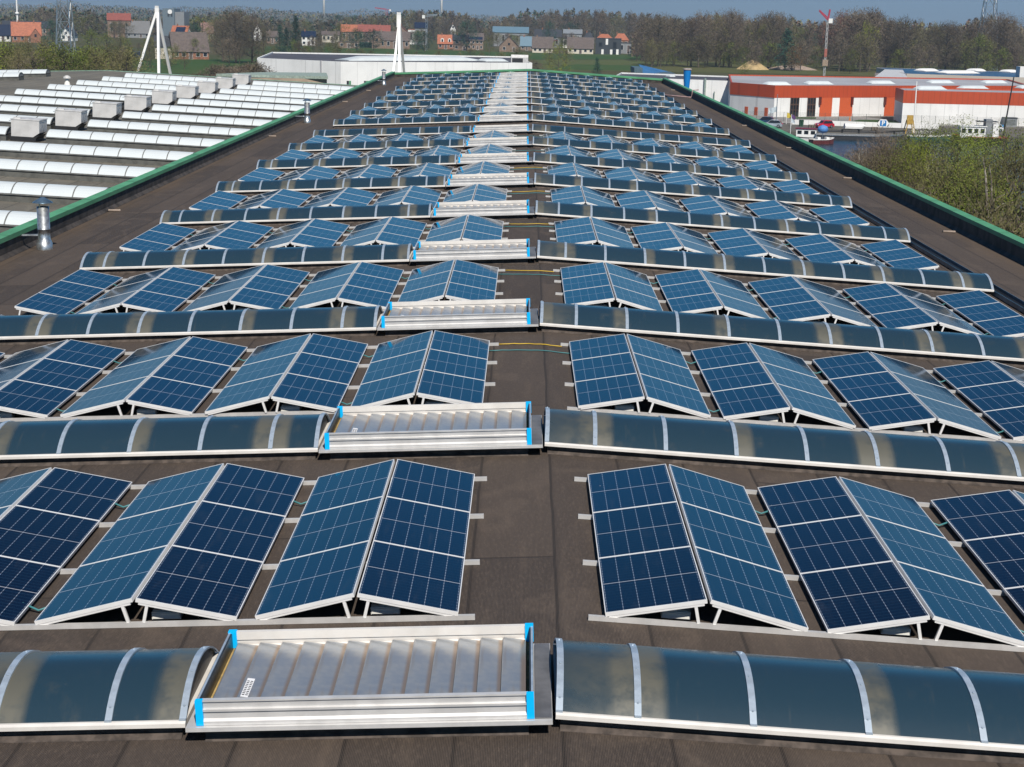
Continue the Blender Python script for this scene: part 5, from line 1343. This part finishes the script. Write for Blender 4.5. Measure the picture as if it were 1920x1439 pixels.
def tree_meshes(kind, seed, shape, nleaf, ls, bark=None, nb=9, trunk_r=.012, base=.22, long_=2.6, wid=.30):
    """unit-height tree: trunk with limbs, crown of many small leaf or twig faces gathered in clumps"""
    r = random.Random(seed*31+7); tb = MB(); tips = []
    lean = Vector((r.uniform(-.03, .03), r.uniform(-.03, .03), 0)); top = .93
    P = lambda z: lean*z*z + Vector((.008*math.sin(z*9+seed), .008*math.cos(z*7+seed), z))
    tb.tube([P(0), P(.2), P(.4), P(.6), P(.8), P(top)], [trunk_r*1.25, trunk_r, trunk_r*.85, trunk_r*.6, trunk_r*.35, trunk_r*.1], 6)
    def prof(z):
        t = (z-base)/(1-base)
        if t < 0 or t > 1: return 0
        if shape == 'cone': return (1-t)**.85*1.0+.04
        if shape == 'tall': return math.sin(math.pi*min(1, t*.93+.06))**.55*.62
        if shape == 'round': return math.sqrt(max(0, 1-(2*t-1)**2))
        return math.sin(math.pi*min(1, t*.86+.12))**.7
    clumps = []
    for k in range(nb*3):
        z = base + (1-base)*(k+.5)/(nb*3)*.92; a = k*2.4+r.uniform(-.5, .5); L = wid*prof(min(.98, z+.08))*r.uniform(.55, 1.05)
        if L < .01: continue
        p0 = P(max(.12, z-.10 if shape != 'cone' else z)); rise = (.55 if shape in ('tall',) else .28) if shape != 'cone' else -.08
        p1 = p0 + Vector((math.cos(a)*L, math.sin(a)*L, L*rise*1.4+.02)); pm = p0.lerp(p1, .5)+Vector((0, 0, -.012 if shape != 'cone' else .01))
        tb.tube([p0, pm, p1], [trunk_r*.38, trunk_r*.24, trunk_r*.08], 4, 0, False); clumps.append((p1, r.uniform(.06, .115))); clumps.append((pm, r.uniform(.05, .09)))
        for q in range(2):
            p2 = pm.lerp(p1, r.random()) + rv(r)*.06+Vector((0, 0, .03)); tb.tube([pm, p2], [trunk_r*.16, trunk_r*.05], 3, 0, False); clumps.append((p2, r.uniform(.04, .08)))
    clumps.append((P(.94), .06)); cb = MB()
    W = [c[1]**2 for c in clumps]
    for k in range(nleaf):
        c, s_ = r.choices(clumps, W)[0]; v = rv(r); p = c + v*s_*(1.0 if shape != 'cone' else .8)
        if p.z > 1: p.z = 1-(p.z-1)
        out = (v.normalized()*.7 + Vector((0, 0, .7)) + rv(r)*.8).normalized()
        if kind in ('bare', 'copper', 'budding') and r.random() < .75:
            L = ls*long_*r.uniform(.5, 1.1); w = ls*.20; sd = out.cross(rv(r)).normalized()*w
            cb.face([p-sd, p+sd, p+out*L])
        else:
            a = rv(r).normalized()*ls*r.uniform(.5, 1.1); b = a.cross(out).normalized()*ls*r.uniform(.4, .8)
            cb.face([p-a*.5, p+b*.6, p+a*.6, p-b*.5])
    return tb.mesh('trunk', bark or BARK), cb.mesh('crown', LM[kind])
TREES = {}
def tree_kind(key, *a, n=3, **k): TREES[key] = [tree_meshes(a[0], s_+len(key)*5, *a[1:], **k) for s_ in range(n)]
tree_kind('bare', 'bare', 'oval', 2600, .020, n=4, wid=.30)
tree_kind('bigbare', 'bare', 'round', 7000, .0125, n=2, wid=.40, nb=18, long_=3.2, base=.16, trunk_r=.016)
tree_kind('budding', 'budding', 'oval', 2400, .018, n=3, wid=.32)
tree_kind('tall', 'bare', 'tall', 2200, .018, n=3, wid=.24)
tree_kind('olive', 'olive', 'oval', 2600, .020, n=3, wid=.34, base=.12)
tree_kind('bright', 'bright', 'round', 2600, .020, n=2, wid=.42, base=.10)
tree_kind('ever', 'ever', 'cone', 2600, .026, n=2, wid=.24, base=.08)
tree_kind('roundever', 'ever', 'round', 2800, .028, n=2, wid=.42, base=.10)
tree_kind('copper', 'copper', 'oval', 2600, .022, n=1, wid=.40)
tree_kind('tawny', 'tawny', 'round', 2600, .022, n=2, wid=.40, base=.10)
tree_count = [0]
def tree(key, px, topv, y, label, group=None, wf=1., vb=None, name=None, hmin=0, kindmesh=None, z0=ZG, cat='tree'):
    if vb is not None: y = gp(px, vb, z0).y
    p = aty(px, topv, y); h = max(hmin, p.z-z0); tree_count[0] += 1
    tm, cm = (kindmesh or TREES[key])[tree_count[0] % len(kindmesh or TREES[key])]
    rt = tag(empty(name or {'ever': 'conifer', 'roundever': 'evergreen_tree', 'tall': 'poplar_tree', 'olive': 'leafing_tree', 'bright': 'leafing_tree', 'budding': 'budding_tree', 'bare': 'bare_tree', 'bigbare': 'bare_tree', 'copper': 'copper_tree', 'tawny': 'tawny_tree'}[key], (p.x, y, z0), None, None, None, (0, 0, tree_count[0]*2.1)), label, cat, group)
    rt.scale = (h*wf, h*wf, h)
    link('trunk', tm, rt); link('crown', cm, rt); return rt
def lerp_prof(prof, x):
    for (a, va), (b, vb_) in zip(prof, prof[1:]):
        if a <= x <= b: return va+(vb_-va)*(x-a)/(b-a)
    return prof[0][1] if x < prof[0][0] else prof[-1][1]
def wood_mass(label, prof, y0, y1, n, ls, mats_, seed, dz=0):
    """far-off wood read as one mass: twig faces through its whole depth"""
    r = random.Random(seed); mb = MB(); xa, xb = prof[0][0], prof[-1][0]
    for k in range(n):
        px = r.uniform(xa, xb); y = r.uniform(y0, y1); p = aty(px, lerp_prof(prof, px)+dz, y); h = p.z-ZG
        lump = .84+.16*math.sin(px*.33+y*.013)*math.sin(px*.11+2)
        z = ZG + h*lump*(1-r.random()**1.6*1.0); v = rv(r).normalized(); L = ls*r.uniform(.6, 1.5); s_ = v.cross(Vector((0, 0, 1))).normalized()*ls*r.uniform(.3, .6)
        c = Vector((p.x, y, z)); u = (Vector((0, 0, .35))+v).normalized()*L
        mb.face([c-s_, c+s_, c+u], r.choices(range(len(mats_)), [5]+[2]*(len(mats_)-1))[0])
    return tag(mb.build('woodland', mats_), label, 'woodland', None, 'stuff')
rg = random.Random(11)
PR = [(1186, 62), (1196, 34), (1215, 22), (1250, 20), (1290, 24), (1330, 16), (1370, 14), (1410, 26), (1440, 16), (1480, 20), (1510, 26), (1545, 30), (1575, 18), (1605, 12), (1645, 11), (1665, 26), (1690, 30), (1730, 28), (1760, 40), (1800, 36), (1820, 22), (1860, 16), (1895, 24), (1925, 46), (1990, 46)]
wood_mass('brown leafless wood filling the skyline behind the sand heaps', [(a, b+9) for a, b in PR], 900, 1040, 26000, 1.5, [LM['bare'], LM['budding'], LM['copper']], 3)
lab = {'bare': 'bare brown tree in the edge of the wood behind the sand heaps', 'tall': 'tall narrow bare tree in the wood behind the sand heaps', 'budding': 'budding olive-brown tree in the wood behind the sand heaps', 'olive': 'green-leafing tree in the wood behind the sand heaps', 'ever': 'dark conifer among the bare trees of the right-hand wood'}
for k in range(86):
    px = 1192+ (1960-1192)*(k+rg.random())/86; key = rg.choices(['bare', 'tall', 'budding', 'olive', 'ever'], [9, 5, 4, 1.2, .6])[0]
    tree(key, px, lerp_prof(PR, px)+rg.uniform(-3, 22)+(14 if key in ('ever', 'olive') else 0), rg.uniform(745, 880), lab[key], 'trees of the right-hand wood: '+key, rg.uniform(.8, 1.25))
for k in range(44):      # lower trees and scrub along the wood edge
    px = 1196+(1960-1196)*(k+rg.random())/44; key = rg.choices(['bare', 'budding', 'olive'], [6, 5, 2])[0]
    tree(key, px, lerp_prof(PR, px)+rg.uniform(38, 66), rg.uniform(715, 745), {'bare': 'low bare tree at the foot of the right-hand wood', 'budding': 'low budding tree at the foot of the right-hand wood', 'olive': 'low green-leafing tree at the foot of the right-hand wood'}[key], 'low trees along the right-hand wood: '+key, rg.uniform(1.1, 1.7))
for px, v, y, lb in ((1238, 20, 735, 'broad tall bare tree at the left end of the right-hand wood'), (1300, 26, 738, 'broad bare tree left of the tall sand heap'), (1372, 12, 742, 'broad tall bare tree directly above the tall sand heap'), (1452, 18, 736, 'broad bare tree left of the tawny round tree'),
        (1606, 10, 742, 'broad tall bare tree right of the dark copper-red crown'), (1700, 26, 735, 'broad bare tree above the left part of the beige warehouse'), (1780, 36, 738, 'broad bare tree left of the right-hand pylon'), (1885, 18, 735, 'broad bare tree right of the right-hand pylon')): T0 = tree('bigbare', px, v, y, lb, None, 1.0)
tree('copper', 1585, 20, 760, 'dark copper-red crown right of the red and white crane', wf=1.1)
tree('ever', 1476, 53, 716, 'large dark green conifer left of the red and white crane', wf=1.5, name='conifer')
tree('tawny', 1493, 79, 705, 'tawny rust-coloured round tree before the conifer left of the crane', wf=.95)
tree('bright', 1630, 36, 730, 'bright yellow-green crown high in the wood right of the crane', wf=.6)
tree('olive', 1597, 86, 690, 'olive green tree at the wood foot just right of the crane', wf=.9)
tree('olive', 1880, 84, 640, 'broad olive green tree behind the beige warehouse at far right', wf=1.2)
tree('olive', 1398, 113, 560, 'round olive bush in front of the pale sand heap', wf=1.1, cat='bush')
tree('budding', 1215, 72, 705, 'slender pale-trunked tree at the left end of the right-hand wood', 'pair of slender trees', .8)
tree('budding', 1223, 70, 707, 'slender pale-trunked tree at the left end of the right-hand wood', 'pair of slender trees', .7)
tree('bright', 1049, 76, 560, 'yellow-green willow between the two cream bungalows', wf=1.0, name='willow_tree')
tree('ever', 1121, 108, 560, 'small dark brown-green fir in the meadow beyond the far roof edge', wf=1.3)
tree('bare', 1004, 112, 520, 'low brown bush at the right end of the white hall', wf=1.6, cat='bush')
# central woods behind the houses
PC = [(630, 30), (680, 24), (720, 20), (760, 13), (800, 12), (840, 12), (880, 22), (905, 36), (930, 34), (955, 22), (990, 10), (1030, 14), (1060, 10), (1100, 12), (1150, 14), (1190, 18), (1240, 20)]
wood_mass('brown leafless wood behind the villas in the middle distance', [(a, b+5) for a, b in PC], 1320, 1480, 15000, 2.0, [LM['bare'], LM['budding'], LM['ever']], 5)
for k in range(56):
    px = 640+(1215-640)*(k+rg.random())/56; key = rg.choices(['bare', 'tall', 'budding', 'roundever'], [9, 4, 3, .8])[0]
    tree(key, px, lerp_prof(PC, px)+rg.uniform(0, 20)+(14 if key == 'roundever' else 0), rg.uniform(1180, 1310), {'bare': 'bare brown tree behind the villas in the middle distance', 'tall': 'tall narrow bare tree behind the villas', 'budding': 'budding tree behind the villas', 'roundever': 'dark evergreen tree behind the villas'}[key], 'trees behind the villas: '+key, rg.uniform(.8, 1.2))
def T(key, px, v, y, lab, wf=1., **k): return tree(key, px, v, y, lab, None, wf, **k)
T('roundever', 1030, 36, 1100, 'dark evergreen above the left cream bungalow', .7)
T('bright', 918, 66, 870, 'small yellow-green tree right of the brown two-storey house', .7)
T('roundever', 876, 35, 960, 'dark spreading evergreen above the grey-roofed villa', 1.)
T('roundever', 782, 56, 880, 'dark round evergreen right of the right white mast, nearer the mast', .8)
T('roundever', 797, 57, 880, 'dark round evergreen left of the thin blue-grey tower crane foot', .8)
T('roundever', 669, 50, 870, 'dark round evergreen beside the small white-gabled house', 1.05)
T('roundever', 700, 52, 905, 'dark low evergreen left of the long brick farmhouse', 1.2)
T('bright', 640, 41, 950, 'yellow-green rounded tree left of the small white-gabled house', 1.)
T('roundever', 634, 25, 1500, 'far dark pine on the skyline left of the right mast', .9)
T('roundever', 664, 25, 1500, 'far dark pine on the skyline near the small white-gabled house', .9)
T('bare', 627, 62, 830, 'dark round-headed tree between the white house and the brick bungalow', .8)
T('ever', 553, 29, 760, 'tallest dark conifer left of the white two-storey house', .95)
T('ever', 524, 46, 765, 'lower dark conifer at the left of the conifer group', 1.1)
T('ever', 538, 52, 755, 'middle dark conifer of the group left of the white house', 1.0)
T('bare', 600, 64, 720, 'brown tree in front of the meadow right of the white two-storey house', 1.)
for k in range(16):
    px = 600+470*(k+rg.random())/16
    tree('budding', px, rg.uniform(88, 97), rg.uniform(640, 760), 'thin brown-green shrub row standing in the meadow before the houses', 'shrubs in the meadow', 1.7, cat='bush')
# left woods
PL_ = [(-60, 34), (0, 22), (40, 26), (60, 14), (100, 6), (140, 10), (190, 22), (250, 30), (320, 30), (400, 22), (440, 14), (480, 26), (560, 34), (650, 34)]
wood_mass('brown leafless wood behind the left-hand houses', [(a, b+4) for a, b in PL_], 1150, 1320, 17000, 1.8, [LM['bare'], LM['budding'], LM['ever']], 8)
for k in range(50):
    px = -30+(640+30)*(k+rg.random())/50; key = rg.choices(['bare', 'tall', 'budding', 'olive'], [9, 4, 3, 1])[0]
    tree(key, px, lerp_prof(PL_, px)+rg.uniform(0, 24), rg.uniform(1110, 1180), {'bare': 'bare brown tree behind the left-hand houses', 'tall': 'tall narrow bare tree behind the left-hand houses', 'budding': 'budding tree behind the left-hand houses', 'olive': 'green-leafing tree behind the left-hand houses'}[key], 'trees behind the left-hand houses: '+key, rg.uniform(.8, 1.2))
T('bigbare', 440, 10, 640, 'tallest wide bare tree right of the big brown-roofed house', 1.15)
T('bigbare', 416, 30, 660, 'bare tree just right of the big brown-roofed house', 1.1)
T('bigbare', 472, 30, 650, 'bare tree left of the dark conifer group', 1.1)
T('budding', 494, 48, 690, 'low budding tree between the bare trees and the dark conifers', 1.1)
T('roundever', 367, 40, 760, 'dark evergreen behind the big brown-roofed house', .9)
T('bright', 380, 26, 900, 'yellow-green tree above the big brown-roofed house, left one', 1.1)
T('bright', 405, 27, 905, 'yellow-green tree above the big brown-roofed house, right one', 1.1)
T('roundever', 97, 33, 760, 'dark round evergreen between the orange-roofed house and the lattice pylon', .85)
T('bright', 163, 27, 880, 'yellow-green tree right of the lattice pylon', 1.2)
T('olive', 170, 50, 640, 'broad olive tree just right of the lattice pylon foot', 1.2)
T('olive', 200, 56, 600, 'broad olive tree further right of the lattice pylon foot', 1.2)
T('budding', 225, 62, 590, 'budding tree left of the left white mast', 1.1)
T('olive', 275, 66, 600, 'olive tree behind the left leg of the left white mast', 1.0)
T('budding', 315, 92, 560, 'low budding tree inside the legs of the left white mast', 1.3)
T('budding', 345, 94, 565, 'low budding tree before the big brown-roofed house', 1.3)
for k in range(34):      # belt of bushes right behind the neighbouring hall
    px = -25+275*(k+rg.random())/34; key = rg.choices(['olive', 'budding', 'bare', 'bright'], [5, 5, 3, 1.0])[0]
    tree(key, px, rg.uniform(58, 92)+px*.07, rg.uniform(300, 420), {'olive': 'olive-leaved tree in the belt behind the neighbouring hall', 'budding': 'budding brown tree in the belt behind the neighbouring hall', 'bare': 'bare brown tree in the belt behind the neighbouring hall', 'bright': 'yellow-green tree in the belt behind the neighbouring hall'}[key], 'tree belt behind the neighbouring hall: '+key, rg.uniform(.9, 1.4))
for k in range(12):
    px = 400+90*(k+rg.random())/12
    tree('bare', px, rg.uniform(112, 124), rg.uniform(330, 420), 'low reddish-brown bush left of the white hall', 'bushes left of the white hall', 1.8, cat='bush')
for px0, px1, ve, vb in SCREEN:
    y = gp((px0+px1)/2, vb).y
    for k in range(max(2, int((px1-px0)/9))):
        tree(rg.choice(['budding', 'bare', 'olive', 'budding']), px0+(px1-px0)*(k+rg.random())/max(2, int((px1-px0)/9)), ve+rg.uniform(-4, 3), y-rg.uniform(12, 30), 'garden bush growing in front of the village houses', 'garden bushes before the village houses', 1.5, cat='bush', name='garden_bush')
for k in range(26):
    px = 215+420*(k+rg.random())/26
    tree(rg.choice(['budding', 'bare', 'budding', 'olive']), px, rg.uniform(62, 84)+(px-215)*.012, rg.uniform(560, 860), 'leafless or budding garden tree among the houses left of the right white mast', 'garden trees among the left-hand houses', rg.uniform(.9, 1.4), name='garden_tree')
mb = MB(); c = gp(693, 90); m_ = (c-CP).dot(vF)/CAM['f']; r = random.Random(2)
for k in range(2500):
    p = Vector((r.uniform(-19, 19)*m_, r.uniform(0, 3), r.uniform(.05, 9.2)*m_)); a = rv(r).normalized()*.5; b = rv(r).normalized()*.4; mb.face([p-a, p+b, p+a, p-b])
o = mb.build('hedge', LM['ever']); o.location = c; tag(o, 'long clipped dark green hedge in front of the brick farmhouse', 'hedge')
# far horizon woods
for k, (y, dz, ls) in enumerate(((1900, 6, 2.4), (3000, 3, 3.4), (4800, 1, 5.))):
    hz = lambda px: 7.6+px*.0232
    prof = [(x, hz(x)+(22 if k == 0 else 12 if k == 1 else 5)+4*math.sin(x*.021+k)+3*math.sin(x*.057+k*2) - (24 if k == 0 else 14 if k == 1 else 8)) for x in range(-120, 2060, 12)]
    wood_mass(['far blue-grey woods across the plain, nearest belt', 'far blue-grey woods across the plain, middle belt', 'far blue-grey woods on the horizon line'][k], prof, y, y*1.25, 16000, ls, [LM['bare'], LM['ever'], LM['budding']], 20+k, dz)

# trees on the bank beside the harbour, close to the hall
def near_tree(key, seed, shape, nleaf, ls, **k): return [tree_meshes(key, seed, shape, nleaf, ls, **k)]
NT_ = [('olive', near_tree('olive', 3, 'oval', 26000, .0078, nb=22, wid=.34, base=.10, trunk_r=.008)),
       ('olive', near_tree('olive', 5, 'round', 28000, .0078, nb=22, wid=.42, base=.10, trunk_r=.008)),
       ('budding', near_tree('budding', 8, 'tall', 11000, .0075, nb=22, wid=.34, base=.12, trunk_r=.008, long_=4.2)),
       ('bright', near_tree('bright', 11, 'tall', 15000, .0070, nb=22, wid=.34, base=.10, trunk_r=.008)),
       ('bare', near_tree('bare', 14, 'tall', 8000, .0085, nb=24, wid=.36, base=.10, trunk_r=.008, long_=4.5)),
       ('birch', near_tree('bare', 17, 'tall', 5000, .008, nb=18, wid=.20, base=.30, trunk_r=.009, bark=BIRCH, long_=4.))]
NB = [(1, 1800, 262, 128, 'large olive-leaved tree filling the middle of the bank trees', 1.0), (0, 1740, 276, 135, 'olive-leaved tree left of the largest bank tree', .9), (1, 1885, 268, 118, 'olive-leaved tree at the right picture edge beyond the parapet', 1.0),
      (3, 1722, 290, 108, 'narrow yellow-green tree standing over the water', .8), (2, 1690, 300, 112, 'thin brown budding tree over the water, nearer the red hatchback', .9), (2, 1765, 318, 96, 'thin brown budding tree low in front of the olive tree', .9),
      (0, 1845, 330, 88, 'lower olive tree just beyond the parapet coping', .95), (3, 1815, 300, 100, 'yellow-green narrow tree between the olive trees', 1.), (4, 1905, 372, 66, 'bare reddish bush nearest the camera at the right edge', 1.1),
      (4, 1655, 278, 138, 'bare brown tree whose twigs stand before the water', .8), (2, 1872, 392, 64, 'brown shrub low behind the parapet at right', 1.2), (0, 1788, 368, 78, 'short olive bush touching the parapet line', 1.1), (4, 1668, 320, 118, 'small bare tree left of the narrow yellow-green tree', .9), (2, 1920, 300, 105, 'budding tree cut by the right picture edge', 1.1)]
for i, px, v, y, lb, wf in NB: tree(NT_[i][0] if NT_[i][0] != 'birch' else 'bare', px, v-52+10*math.sin(px*.7), y, lb, None, wf*1.05, name='bank_tree', kindmesh=NT_[i][1])
for px, v, y in ((1612, 282, 150), (1632, 276, 146), (1650, 290, 128), (1676, 272, 140), (1700, 262, 142), (1712, 330, 100), (1680, 345, 98), (1735, 355, 88)):
    tree('bare', px, v-16, y, 'thin leafless bank tree with brown twigs in front of the dark water', 'thin leafless bank trees', 1.1, name='bank_tree', kindmesh=NT_[4][1])
for px, v, y, lb in ((1619, 262, 140, 'slim white-barked birch left of the others over the water'), (1641, 272, 134, 'slim white-barked birch second from left over the water'), (1657, 286, 126, 'slim white-barked birch third from left over the water'), (1752, 276, 116, 'slim white-barked birch rising through the narrow green tree')):
    tree('bare', px, v, y, lb, 'slim birches over the water', 1., name='birch_tree', kindmesh=NT_[5][1])
p = aty(1856, 440, 78); rt = tag(empty('forked_birch', (p.x, p.y, ZG)), 'pale twin-stemmed birch with spreading boughs just beyond the parapet', 'tree')
tb = MB(); Q = lambda px, v: aty(px, v, 78)-Vector((p.x, p.y, ZG))
tb.tube([Q(1858, 560), Q(1853, 440), Q(1850, 370), Q(1848, 330), Q(1843, 295)], [.10, .09, .07, .05, .015], 8); tb.tube([Q(1858, 560), Q(1857, 440), Q(1859, 380), Q(1859, 340), Q(1855, 310)], [.10, .08, .06, .045, .012], 8)
tb.tube([Q(1852, 420), Q(1840, 405), Q(1828, 395), Q(1816, 382)], [.06, .045, .03, .01], 6); tb.tube([Q(1859, 400), Q(1870, 390), Q(1880, 383), Q(1888, 380)], [.045, .035, .02, .008], 6); tb.tube([Q(1859, 380), Q(1868, 372), Q(1886, 364)], [.04, .03, .008], 6)
tb.build('trunk', BIRCH, rt); cb = MB(); r = random.Random(4)
for k in range(1500):
    c = Q(r.gauss(1853, 26), r.uniform(300, 400)) + Vector((0, r.uniform(-2, 2), 0)); d = (rv(r)+Vector((0, 0, .5))).normalized()*r.uniform(.15, .5); s_ = d.cross(rv(r)).normalized()*.012; cb.face([c-s_, c+s_, c+d])
cb.build('crown', LM['budding'], rt)
mb = MB(); r = random.Random(9)
for k in range(9000):
    px = r.uniform(1600, 1990); y = r.uniform(45, 120); p = aty(px, 400, y); x = max(17.5, p.x); h = r.uniform(.6, 2.4); d = Vector((r.uniform(-.4, .4), r.uniform(-.4, .4), 1))*h; s_ = Vector((r.uniform(-1, 1), r.uniform(-1, 1), 0)).normalized()*.05; c = Vector((x, y, ZG)); mb.face([c-s_, c+s_, c+d], 0 if r.random() < .6 else 1)
tag(mb.build('undergrowth', [LM['tawny'], LM['budding']]), 'rusty dry undergrowth on the bank below the trees', 'undergrowth', None, 'stuff')

# ------------------------------------------------------------------ haze
m = bpy.data.materials.new('haze_air'); m.use_nodes = True; t = m.node_tree; t.nodes.clear()
pv = t.nodes.new('ShaderNodeVolumePrincipled'); pv.inputs['Density'].default_value = .00015; pv.inputs['Color'].default_value = (.62, .78, .95, 1); pv.inputs['Anisotropy'].default_value = .2
ou = t.nodes.new('ShaderNodeOutputMaterial'); t.links.new(pv.outputs[0], ou.inputs['Volume'])
mb = MB(); mb.box(-9500, -700, ZG-1.5, 9500, 9500, 185); tag(mb.build('haze', m), None, None, None, 'stuff')
